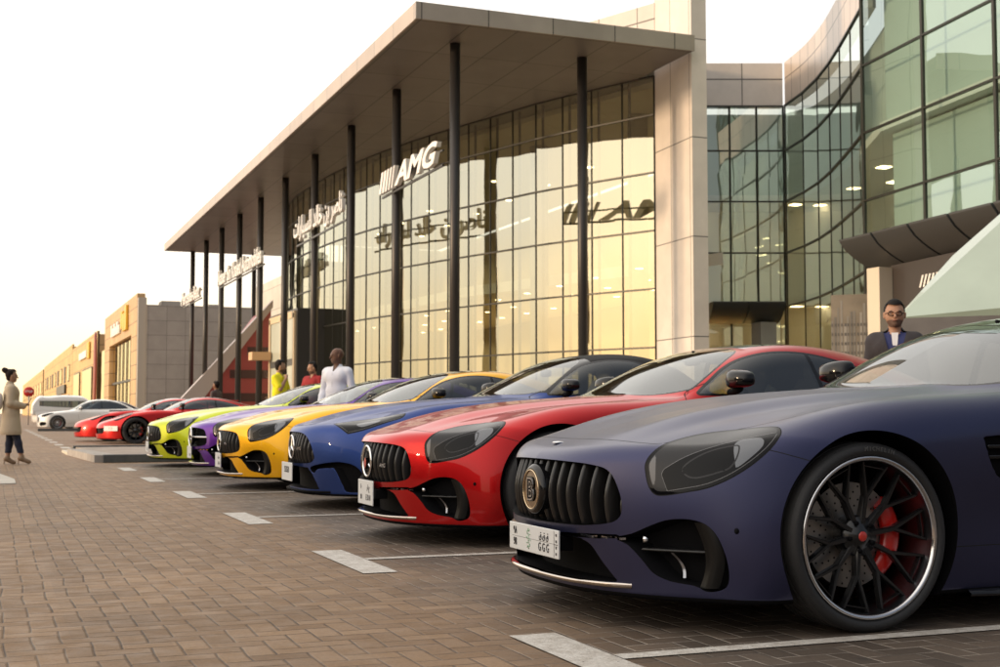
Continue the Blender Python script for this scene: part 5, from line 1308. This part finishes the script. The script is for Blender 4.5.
SUVT = mk_tables([0, .25, .6, 1.0, 1.5, 2.0, 2.8, 3.8, 4.6, 5.0], [.95, 1.02, 1.08, 1.12, 1.15, 1.17, 1.18, 1.19, 1.19, 1.17], [.88, .92, .96, .97, .965, .96, .96, .96, .95, .90],
    [1.3, 1.6, 1.9, 2.2, 2.7, 3.6, 4.3, 4.7, 4.95], [1.05, 1.30, 1.55, 1.73, 1.80, 1.80, 1.76, 1.68, 1.3], 5.0, (.06, .03, .0, .0, .02, .06), bow=.16, gw=(.90, .68))
SUVT.update(wf=.92, wr=3.80, rw=.44, wz=.40, gx=(1.3, 4.95), zb=.26); SUVT['pockets'] = []
SV_DLO = Outline([(1.70, 1.14, 1), (2.0, 1.46), (2.3, 1.62), (2.9, 1.68), (4.0, 1.67), (4.6, 1.58), (4.75, 1.22, 1), (3.0, 1.12)], 3)
sv = dict(SUVT); SVP = skin_parts(gt_skin(.04, dict(sv, W=Tab([1.3, 4.95], [.95, 1.8], [[.90, .70], [.90, .70]])), None, Outline([(1.42, -.4, 1), (1.45, .4), (1.58, .78), (1.75, .74), (2.05, .64), (2.12, .4), (2.14, -.4, 1)], 3), SV_DLO, None, None, None, None, 2.9), 'wagon')

def other_car(kind, label, cat, loc, pm, P, B, wheelp, yw=.79, zw=.345, rz=0., trim=None, roof=None, group='sports cars parked nose out in a row', mirror=(2.1, .95, 1.0), mm=None, seats=None):
    root = tag(empty(kind, loc, rz), label, cat, group)
    body_object(P['body'], root, pm, trim, roof)
    for k in ('windscreen', 'side_window', 'headlight'):
        for me in P[k]: link_mesh(k, me, root)
    if seats: cabin(root, P['lining'], *seats)
    else: link_mesh('cabin_lining', P['lining'], root)
    for s in (-1, 1): link_mesh('wing_mirror', mirror_mesh(s, *mirror, mm or M_GLOSS, sc=.95), root)
    add_wheels(root, wheelp, (B['wf'], B['wr']), yw, zw); return root

# ---------------------------------------------------------------- the cars in the row
wheel_forged = make_wheel('y10', .348, .297, lettering=True)
wheel_twin = make_wheel('twin5', .345, .262, lip=False, rimmat=mat('rim_dark_grey', (.05, .05, .052), .3, .5, coat=.4))
wheel_multi = make_wheel('multi', .335, .245, lip=False, rimmat=mat('rim_silver', (.42, .42, .43), .3, .8))
wheel_five = make_wheel('five', .345, .262, lip=False)
P_NAVY = mat('paint_satin_navy', (.032, .035, .090), .38, .80, coat=.55, coatr=.27, spec=.3)
def gloss(name, col, metal=.75, rough=.30, coat=.55): return mat(name, col, rough, metal, coat, .03, spec=.3)
P_RED = gloss('paint_red', (.46, .003, .005))
P_BLUE = gloss('paint_blue', (.024, .052, .20), .8, .36, .25)
P_YEL = gloss('paint_amber', (.92, .46, .006), .6)
P_PUR = gloss('paint_purple', (.095, .015, .26))
P_LIME = gloss('paint_lime', (.52, .58, .012), .6)
P_RED2 = gloss('paint_scarlet', (.62, .014, .012), .6)
P_WHITE = paint('paint_white', (.74, .74, .73), .0, .35)
P_BROWN = gloss('paint_bronze', (.14, .09, .07))
def plate_small(t, **k): return dict(rows=[(t[0], -.55, .42, .045), (t[1], -.55, -.42, .045), (t[2], .42, .42, .045), (t[3], .42, -.42, .052)], w=.34, h=.155, z=.295, **k)
navy = coupe('satin navy blue coupe with forged black wheels and round letter badge, nearest to the camera', (2.05, 4.84, 0), P_NAVY, wheel_forged,
    dict(rows=[('98', -.74, -.42, .044), ('٩٨', -.74, .42, .044), ('G G G', .44, -.42, .048), ('ق ق ق', .44, .42, .040)], strip=True, crest=True), emblem='badge', badge_text=False)
mb = MB(); blob(mb, (.120, 0, .6795), (.026, .021, .006), M_CHROME, 1, 16); mb.build('bonnet_badge', navy)
red = coupe('bright metallic red coupe with three pointed star grille, second in the row', (2.25, 8.05, 0), P_RED, wheel_twin, plate_small(('١٠', '10', 'ر ا ح', 'E D H')))
sl = other_car('roadster', 'satin blue roadster with black fabric top, between the red and the amber car', 'car', (2.42, 11.05, 0), P_BLUE, SLP, SLB, wheel_twin, trim=M_GLOSS, roof=mat('black_fabric', (.012, .012, .013), .9, bump=(400, .3)), mirror=(2.22, .97, 1.03), seats=(SEAT_CREAM, 2.35, .38, .38))
g = link_mesh('grille', SLP['slats'], sl); e = link_mesh('badge', STAR, g); e.location = (.016, 0, .51)
mb = MB(); add_text(mb, 'AMG', .04, frame((.02, -.25, .50), (.12, -1, 0), (0, 0, 1)), M_CHROME, depth=.004, shear=.3, xs=1.2); mb.build('grille_lettering', g)
o = link_mesh('splitter', splitter_mesh(SLB['F'], .60, .14, M_BLACK), sl)
make_plate(.40, .155, [('253528', 0, .2, .075)], sl, (-.02, 0, .30))
yel = coupe('amber yellow coupe between the blue roadster and the purple car', (2.31, 14.15, 0), P_YEL, wheel_twin, plate_small(('', '', 'ق ط ر', '4 4 4')))
pur = coupe('purple coupe between the amber and the lime car', (2.43, 17.15, 0), P_PUR, wheel_twin, plate_small(('', '', '', '7 7 1')), emblem='louvre', badge_text=False)
lime = coupe('lime green coupe next to the traffic island', (2.24, 20.25, 0), P_LIME, wheel_twin, plate_small(('', '', '', '5 2')))
# beyond the island
c1 = other_car('sports_coupe', 'low red sports car with black roof and dark wheels, just beyond the island', 'car', (2.62, 35.5, 0), P_RED2, LWP, LOWB, wheel_five, roof=M_GLOSS)
make_plate(.45, .13, [('1 2 5', 0, 0, .08)], c1, (.31, -.75, .40)).rotation_euler = (0, 0, R(44))
c2 = other_car('sports_coupe', 'red sports car with black bonnet vents and rear wing, left of the black roofed one', 'car', (2.25, 38.6, 0), P_RED2, LWP, LOWB, wheel_five)
mb = MB(); mb.prism([(1.0, .28), (1.6, .24), (1.6, .5), (1.0, .5)], .845, .878, M_BLACK); mb.prism([(1.0, -.28), (1.6, -.24), (1.6, -.5), (1.0, -.5)], .845, .878, M_BLACK); mb.build('bonnet_vents', c2)
mb = MB(); mb.box((4.1, -.80, 1.14), (4.5, .80, 1.17), P_RED2, .01); mb.build('rear_wing', c2)
for s in (-1, 1): mb = MB(); mb.box((4.2, s*.55-.02, .93), (4.35, s*.55+.02, 1.14), P_RED2); mb.build('wing_stay', c2)
c3 = other_car('sports_coupe', 'red sports car mostly hidden behind the vented red one', 'car', (3.1, 42.2, 0), P_RED2, LWP, LOWB, wheel_five)
GRP = 'cars parked at the far end of the lot'
d1 = other_car('saloon_car', 'white four door saloon parked beyond the red sports cars', 'car', (2.15, 66, 0), P_WHITE, SDP, SED, wheel_multi, zw=.335, group=GRP, mirror=(1.95, .96, 1.05), mm=P_WHITE)
d2 = other_car('saloon_car', 'dark bronze saloon between the white saloon and the white off-road wagon', 'car', (3.0, 71, 0), P_BROWN, SDP, SED, wheel_multi, zw=.335, group=GRP, mirror=(1.95, .96, 1.05), mm=P_BROWN)
d3 = other_car('off_road_wagon', 'tall white off-road wagon, farthest of the parked vehicles', 'car', (7.2, 78, 0), P_WHITE, SVP, SUVT, wheel_multi, zw=.40, group=GRP, mirror=(1.85, 1.0, 1.25), mm=P_WHITE, rz=math.pi)

# ---------------------------------------------------------------- people: rounded limbs blended into one continuous body
def cone(x, y, z, a, b, ra, rb):
    ax, ay, az = a; dx, dy, dz = b[0]-ax, b[1]-ay, b[2]-az; L = dx*dx+dy*dy+dz*dz+1e-9
    t = np.clip(((x-ax)*dx+(y-ay)*dy+(z-az)*dz)/L, 0, 1)
    return np.sqrt((x-ax-t*dx)**2+(y-ay-t*dy)**2+(z-az-t*dz)**2)-(ra+(rb-ra)*t)
def union(prims, k=.03, grow=0.):
    def F(x, y, z):
        d = None
        for p in prims:
            q = cone(x, y, z, *p[:4])-grow; kk = p[4] if len(p) > 4 else k
            d = q if d is None else smin(d, q, kk)
        return d
    return F
def lerp3(a, b, t): return tuple(a[i]+(b[i]-a[i])*t for i in range(3))
def surf(name, F, prims, m, parent, h=.012, drop_=None, pad=.05, regions=()):
    P = np.array([q for p in prims for q in p[:2]]); r_ = max(p[2] for p in prims)
    sk = Skin(F, P.min(0)-r_-pad, P.max(0)+r_+pad, h); mats = [m]
    for D in (drop_ or []): sk.cut(D, 98)
    for i, (D, mm) in enumerate(regions): sk.cut(D, i+1, [0]); mats.append(mm)
    sk.N = sk.normals(); V, T, mi, N = sk.part(list(range(len(mats))), {i: i for i in range(len(mats))})
    return link_mesh(name, np_mesh(name, V, T, mi, N, mats), parent)
def arm_prims(sh, el, wr, hd, s=1.):
    """upper arm, forearm, palm and five unequal bent fingers towards the point hd"""
    out = [(sh, el, .050*s, .040*s), (el, lerp3(el, wr, .35), .041*s, .040*s, .02), (lerp3(el, wr, .35), wr, .040*s, .027*s, .02)]
    W = Vector(wr); H = Vector(hd); d = (H-W).normalized(); side = d.cross(Vector((0, 0, 1)));
    side = side.normalized() if side.length > .2 else Vector((1, 0, 0)); n_ = side.cross(d)
    pe = W+d*.085; out.append((wr, tuple(W+d*.05), .026*s, .031*s, .02)); out.append((tuple(W+d*.045-side*.014), tuple(pe-side*.014), .020*s, .018*s, .015)); out.append((tuple(W+d*.045+side*.014), tuple(pe+side*.014), .020*s, .018*s, .015))
    for k, L in ((-1.5, .066), (-.5, .078), (.5, .073), (1.5, .057)):
        a = pe+side*.0165*k-d*.01; b = a+(d*.8-n_*.35)*L*.55; c = b+(d*.35-n_*.85)*L*.5
        out.append((tuple(a), tuple(b), .0098, .009, .006)); out.append((tuple(b), tuple(c), .009, .0078, .004))
    t0 = W+d*.03-side*.024; t1 = t0+(d*.6-side*.7-n_*.2)*.045; t2 = t1+(d*.9-n_*.4)*.035
    out.append((tuple(t0), tuple(t1), .013, .011, .010)); out.append((tuple(t1), tuple(t2), .011, .0085, .006)); return out
def person(label, loc, rz, H=1.78, build=1., arms=None, head_yaw=0., head_pitch=0., skin=(.30, .16, .095), hair=None, beard=None, top=None, top_sleeve=1., jacket=None, pants=(.03, .035, .05), shoes=(.03, .025, .02), legs=None, female=False, skirtcoat=None, glasses=False, h=.011, group=None):
    root = tag(empty('person', loc, rz), label, 'person', group); s = H/1.78; b = build
    root.scale = (s, s, s); M_SK = mat('skin_%.2f' % skin[0], skin, .5, spec=.4); sw = .90 if female else 1.
    arms = arms or [((-.01, .20, 1.42), (-.03, .255, 1.14), (.04, .26, .90), (.08, .26, .80))]*2
    A = []
    for i, (sh, el, wr, hd) in enumerate(arms):
        q = 1 if i == 0 else -1; A.append(tuple((p[0], q*abs(p[1])*sw if not (len(p) > 3) else p[1], p[2]) for p in (sh, el, wr, hd)))
    cy, sy = math.cos(head_yaw), math.sin(head_yaw); cp, sp_ = math.cos(head_pitch), math.sin(head_pitch); hc = (-.01, 0, 1.58)
    def hp(x, y, z):
        z -= 1.58; x, z = x*cp+z*sp_, -x*sp_+z*cp
        return (x*cy-y*sy+hc[0], x*sy+y*cy, z+1.58)
    head = [(hp(.005, 0, 1.70), hp(-.015, 0, 1.695), .080, .086), (hp(.035, 0, 1.665), hp(.045, 0, 1.60), .066, .046, .03), (hp(.020, .028, 1.63), hp(.020, -.028, 1.63), .050, .050, .03),
        (hp(.068, 0, 1.578), hp(.060, 0, 1.583), .022, .024, .02), (hp(.098, 0, 1.668), hp(.116, 0, 1.638), .008, .0125, .012), (hp(.085, .03, 1.682), hp(.085, -.03, 1.682), .014, .014, .015),
        (hp(.092, .016, 1.608), hp(.092, -.016, 1.608), .009, .009, .01)]
    for e in (-1, 1): head.append((hp(.0, e*.084, 1.672), hp(.002, e*.086, 1.640), .016, .011, .008))
    neck = [((-.015, 0, 1.60), (-.02, 0, 1.47), .054 if not female else .045, .060 if not female else .05, .03)]
    torso = [((0, .085*sw, 1.36), (0, -.085*sw, 1.36), .112*b, .112*b, .05), ((-.02, .165*sw, 1.435), (-.02, -.165*sw, 1.435), .052, .052, .05), ((0, .06, 1.14), (0, -.06, 1.14), .104*b, .104*b, .07), ((-.005, .07, .97), (-.005, -.07, .97), .112*b, .112*b, .07), ((0, 0, 1.3), (0, 0, 1.0), .115*b, .115*b, .06)]
    legs = legs or [((0, .09, .93), (.015, .10, .50), (-.02, .10, .09), (.12, .115, .03))]*2
    Lg = []; Sh = []
    for i, (hi, kn, an, toe) in enumerate(legs):
        q = 1 if i == 0 else -1; hi, kn, an, toe = [(p[0], q*abs(p[1]), p[2]) for p in (hi, kn, an, toe)]
        Lg += [(hi, kn, .088*b, .056, .05), (kn, lerp3(kn, an, .35), .056, .055, .03), (lerp3(kn, an, .35), an, .055, .038, .03)]
        Sh += [((an[0]-.03, an[1], an[2]-.035), toe, .040, .036, .02), (an, (an[0], an[1], an[2]-.03), .042, .044, .02)]
    ap = [arm_prims(*a) for a in A]; body = head+neck+torso+ap[0]+ap[1]+Lg+Sh
    sk_h = .0085; regs = []
    if beard:
        c = Vector(hp(.06, 0, 1.583)); regs.append((lambda x, y, z: np.sqrt(((x-c.x)/.075)**2+((y-c.y)/.085)**2+((z-c.z)/.036)**2)-1, mat('beard_dark', beard, .8)))
    skb = surf('body', union(body), body, M_SK, root, sk_h, regions=regs)
    mb = MB(); dk = mat('eye_dark', (.02, .015, .012), .2); wh = mat('eye_white', (.55, .52, .48), .3)
    for e in (-1, 1):
        p = hp(.086, e*.031, 1.668); blob(mb, p, (.010, .014, .008), wh, 1, 10); p = hp(.094, e*.031, 1.668); blob(mb, p, (.005, .006, .006), dk, 1, 8)
        mb.tube([hp(.092, e*.014, 1.688), hp(.097, e*.03, 1.694), hp(.084, e*.052, 1.687)], .0042, dk, 6)
    mb.build('eyes', skb)
    mb = MB(); mb.tube([hp(.097, -.022, 1.607), hp(.103, 0, 1.609), hp(.097, .022, 1.607)], [.003, .0055, .003], mat('lips', (skin[0]*.75, skin[1]*.55, skin[2]*.6), .5), 8); mb.build('mouth', skb)
    if glasses:
        mb = MB()
        for e in (-1, 1):
            pts = [hp(.108-.008*abs(math.cos(t)*1), e*.034+.026*math.cos(t), 1.665+.018*math.sin(t)) for t in np.linspace(0, 2*math.pi, 17)]; mb.tube(pts, .0036, M_BLACK, 6, cap=False)
            mb.tube([hp(.10, e*.060, 1.672), hp(.0, e*.088, 1.675)], .0025, M_BLACK, 6)
        mb.tube([hp(.110, -.009, 1.67), hp(.110, .009, 1.67)], .0025, M_BLACK, 6); mb.build('glasses', root)
    if hair:
        hpz = [(hp(.012, 0, 1.728), hp(-.022, 0, 1.715), .078, .092), (hp(-.03, 0, 1.67), hp(-.035, 0, 1.63), .078, .062, .03)]
        if female: hpz.append((hp(-.115, 0, 1.765), hp(-.135, 0, 1.775), .055, .05, .012))
        def face(x, y, z):                                             # negative in front of and below the hairline
            X = (x-hc[0])*cy+y*sy; Z = z; return np.maximum(.030-X, Z-1.742-.25*np.abs(y))
        def side(x, y, z):
            X = (x-hc[0])*cy+y*sy; return np.maximum(-.03-X, z-1.655)
        surf('hair', union(hpz), hpz, mat('hair_%.3f' % hair[0], hair, .7, spec=.2), root, .009, drop_=[face, side])
    if top:
        q = [p for a in ap for p in (a[:3] if top_sleeve >= 1 else [(a[0][0], lerp3(a[0][0], a[0][1], .75), .058, .056)])]
        tp = torso+q+([] if jacket else [((-.018, 0, 1.50), (-.02, 0, 1.46), .056, .062, .03)])
        surf('shirt', union(tp, .035, .013), tp, mat('cloth_%.2f_%.2f' % top[:2], top, .85, bump=(60, .25)), root, h, drop_=[lambda x, y, z: np.maximum(np.maximum(.02-x, 1.43-z), np.abs(y)-.008-(z-1.43)*.45)])
        if top_sleeve >= 1:
            mb = MB(); cm = mat('cloth_%.2f_%.2f' % top[:2])
            for e in (-1, 1): mb.grid([[(.045, e*.008, 1.475), (.062, e*.030, 1.455)], [(.02, e*.055, 1.515), (.035, e*.085, 1.48)], [(-.06, e*.05, 1.53), (-.07, e*.075, 1.49)]], cm)
            mb.build('collar', root)
            if not jacket: mb = MB(); mb.grid([[(.135-.02*abs(z-1.25), -.002, z), (.137-.02*abs(z-1.25), .003, z)] for z in (1.0, 1.15, 1.3, 1.42)], mat('placket_shade', tuple(c*.55 for c in top), .9)); mb.build('placket', root)
    if jacket:
        q = [p for a in ap for p in a[:3]]
        tp = torso+q+[((0, .07, .88), (0, -.07, .88), .12*b, .12*b, .05), ((-.035, 0, 1.50), (-.035, 0, 1.46), .055, .075, .03)]
        def vee(x, y, z): return np.maximum(np.maximum(.01-x, np.abs(y)-.012-(z-1.17)*.26), 1.17-z)
        surf('jacket', union(tp, .04, .024), tp, mat('cloth_jacket', jacket, .9, bump=(60, .3)), root, h, drop_=[vee])
        mb = MB(); jm = mat('cloth_jacket')
        for e in (-1, 1): mb.grid([[(.150, e*.005, 1.18), (.150, e*.02, 1.18)], [(.150, e*.045, 1.32), (.135, e*.115, 1.33)], [(.085, e*.072, 1.44), (.068, e*.125, 1.44)], [(.02, e*.085, 1.50), (.0, e*.115, 1.49)]], jm)
        mb.build('lapels', root)
        mb = MB(); mb.grid([[(.070, -.03, 1.50), (.070, .03, 1.50)], [(.128, -.022, 1.40), (.128, .022, 1.40)], [(.135, -.004, 1.33), (.135, .004, 1.33)]], mat('tee_white', (.65, .65, .66), .8)); mb.build('undershirt', root)
    if skirtcoat:
        q = [p for a in ap for p in a[:3]]; q = [(p[0], p[1], p[2]+.012, p[3]+.012) + tuple(p[4:]) for p in q]
        tp = torso+q+[((0, .05, 1.0), (.0, .06, .62), .12, .17, .05), ((0, -.05, 1.0), (.0, -.06, .62), .12, .17, .05), ((-.03, 0, 1.50), (-.03, 0, 1.46), .055, .075, .03)]
        cm = mat('coat_beige', skirtcoat, .85, noise=(4, .08), bump=(25, .35)); surf('coat', union(tp, .04, .022), tp, cm, root, h, drop_=[lambda x, y, z: z-.56])
        mb = MB(); n = 24; mb.grid([[(.146*math.cos(t)*b, .192*math.sin(t), z) for t in (2*math.pi*k/n for k in range(n))] for z in (1.10, 1.145)], mat('coat_belt', tuple(c*.7 for c in skirtcoat), .8), closed=True); mb.build('belt', root)
    hipb = [((-.005, .07, .95), (-.005, -.07, .95), .115*b, .115*b, .05)]
    lp = hipb+[(p[0], p[1], p[2]+.012, p[3]+.016)+tuple(p[4:]) for p in Lg]
    lift = .16 if female else .0
    surf('trousers', union(lp, .04), lp, mat('trousers_%.2f' % pants[0], pants, .85, bump=(60, .2)), root, h, drop_=[lambda x, y, z: z-.055-lift])
    sp = Sh; surf('shoes', union(sp, .02, .006), sp, mat('shoes_%.2f' % shoes[0], shoes, .5), root, h, drop_=[lambda x, y, z: .105-z] if not female else [lambda x, y, z: .20-z])
    if female:
        mb = MB()
        for i, (hi, kn, an, toe) in enumerate(legs):
            q = 1 if i == 0 else -1; mb.tube([(an[0]-.05, q*abs(an[1]), an[2]-.04), (an[0]-.06, q*abs(an[1]), 0.002)], [.014, .006], mat('shoes_%.2f' % shoes[0]), 8)
            mb.tube([(toe[0]-.03, q*abs(toe[1]), toe[2]), (toe[0]+.05, q*abs(toe[1]), toe[2]-.01)], [.03, .006], mat('shoes_%.2f' % shoes[0]), 10)
        mb.build('heels', root)
    return root
def at(px, Y, z=.0):
    """ground position of the picture column px at depth row Y (used once, to stand the people)"""
    t = math.tan(YAW+math.atan((px-500)/FPX)); return (Y*t, Y, z)
BROWN = (.21, .105, .058)
def facing(x, y, tx, ty): return math.atan2(ty-y, tx-x)
x, y = 7.55, 9.45
person('man in a grey jacket and blue shirt with glasses, standing behind the navy coupe', (x, y, 0), facing(x, y, -.3, -.2), 1.80, skin=(.36, .20, .125), hair=(.008, .007, .007), beard=(.13, .075, .052), top=(.022, .030, .11), jacket=(.036, .032, .036), glasses=True, head_yaw=.06, arms=[((-.01, .178, 1.41), (-.03, .225, 1.14), (.04, .23, .90), (.08, .23, .80))]*2)
x, y, _ = at(337, 18.68)
person('smiling bald man with dark beard in a pale long sleeved shirt, between two coupes', (x, y, 0), R(222), 1.76, head_yaw=R(-38), skin=(.12, .055, .032), beard=(.018, .013, .012), top=(.72, .74, .82), pants=(.05, .05, .07), head_pitch=.05,
    arms=[((-.01, .20, 1.42), (-.03, .26, 1.14), (.10, .24, .93), (.18, .20, .90))]*2)
x, y, _ = at(280, 25.0)
person('man in a bright yellow t-shirt raising one hand to his mouth', (x, y, .1), R(-38), 1.72, build=1.06, head_yaw=R(30), skin=(.34, .19, .12), hair=(.012, .009, .008), beard=(.05, .03, .02), top=(.72, .66, .01), top_sleeve=.5, head_pitch=.15,
    arms=[((-.01, .20, 1.42), (.06, .25, 1.16), (.26, .14, 1.14), (.33, .08, 1.14)), ((-.01, .20, 1.42), (.13, .24, 1.20), (.20, .12, 1.42), (.17, .06, 1.50))])
x, y, _ = at(313, 26.2)
person('man in a dark red t-shirt looking down, facing the man in yellow', (x, y, .1), R(215), 1.74, head_yaw=R(-30), skin=(.34, .19, .12), hair=(.010, .008, .008), beard=(.04, .025, .02), top=(.26, .012, .015), top_sleeve=.5, head_pitch=.22,
    arms=[((-.01, .20, 1.42), (.04, .25, 1.14), (.26, .16, 1.12), (.33, .10, 1.14))]*2)
x, y, _ = at(216, 40.0)
person('small distant man seen only by his dark head beyond the lime car', (x, y, 0), 2.4, 1.76, skin=BROWN, hair=(.01, .01, .01), top=(.08, .06, .06), h=.02)
wx, wy = .32, 21.6
woman = person('woman in a beige trench coat, dark trousers and heeled boots walking on the paving', (wx, wy, 0), .05, 1.47, skin=(.36, .20, .13), hair=(.02, .012, .009), female=True, skirtcoat=(.50, .40, .28), pants=(.018, .022, .045), shoes=(.27, .18, .11), head_pitch=.05,
    arms=[((-.01, .19, 1.42), (-.03, .24, 1.15), (.20, .17, 1.10), (.27, .13, 1.14))]*2,
    legs=[((0, .08, .93), (.00, .085, .52), (-.04, .085, .14), (.07, .09, .035)), ((0, .08, .93), (.10, .085, .53), (.20, .085, .15), (.33, .09, .05))])
mb = MB(); blob(mb, (0, 0, 0), (.08, .12, .14), mat('bag_white', (.62, .58, .52), .6), .7, 20); o = tag(mb.build('shoulder_bag'), 'white rounded shoulder bag hanging behind the woman in the trench coat', 'bag'); o.location = (wx-.20, wy-.04, .98)
mb = MB(); mb.box((-.006, -.037, -.075), (.006, .037, .075), M_GLOSS, .004); o = tag(mb.build('mobile_phone'), 'dark phone held by the woman in the trench coat', 'phone'); o.location = (wx+.26, wy-.0, .97); o.rotation_euler = (0, .5, 0)
for w in (wheel_forged, wheel_twin, wheel_multi, wheel_five): drop(w)
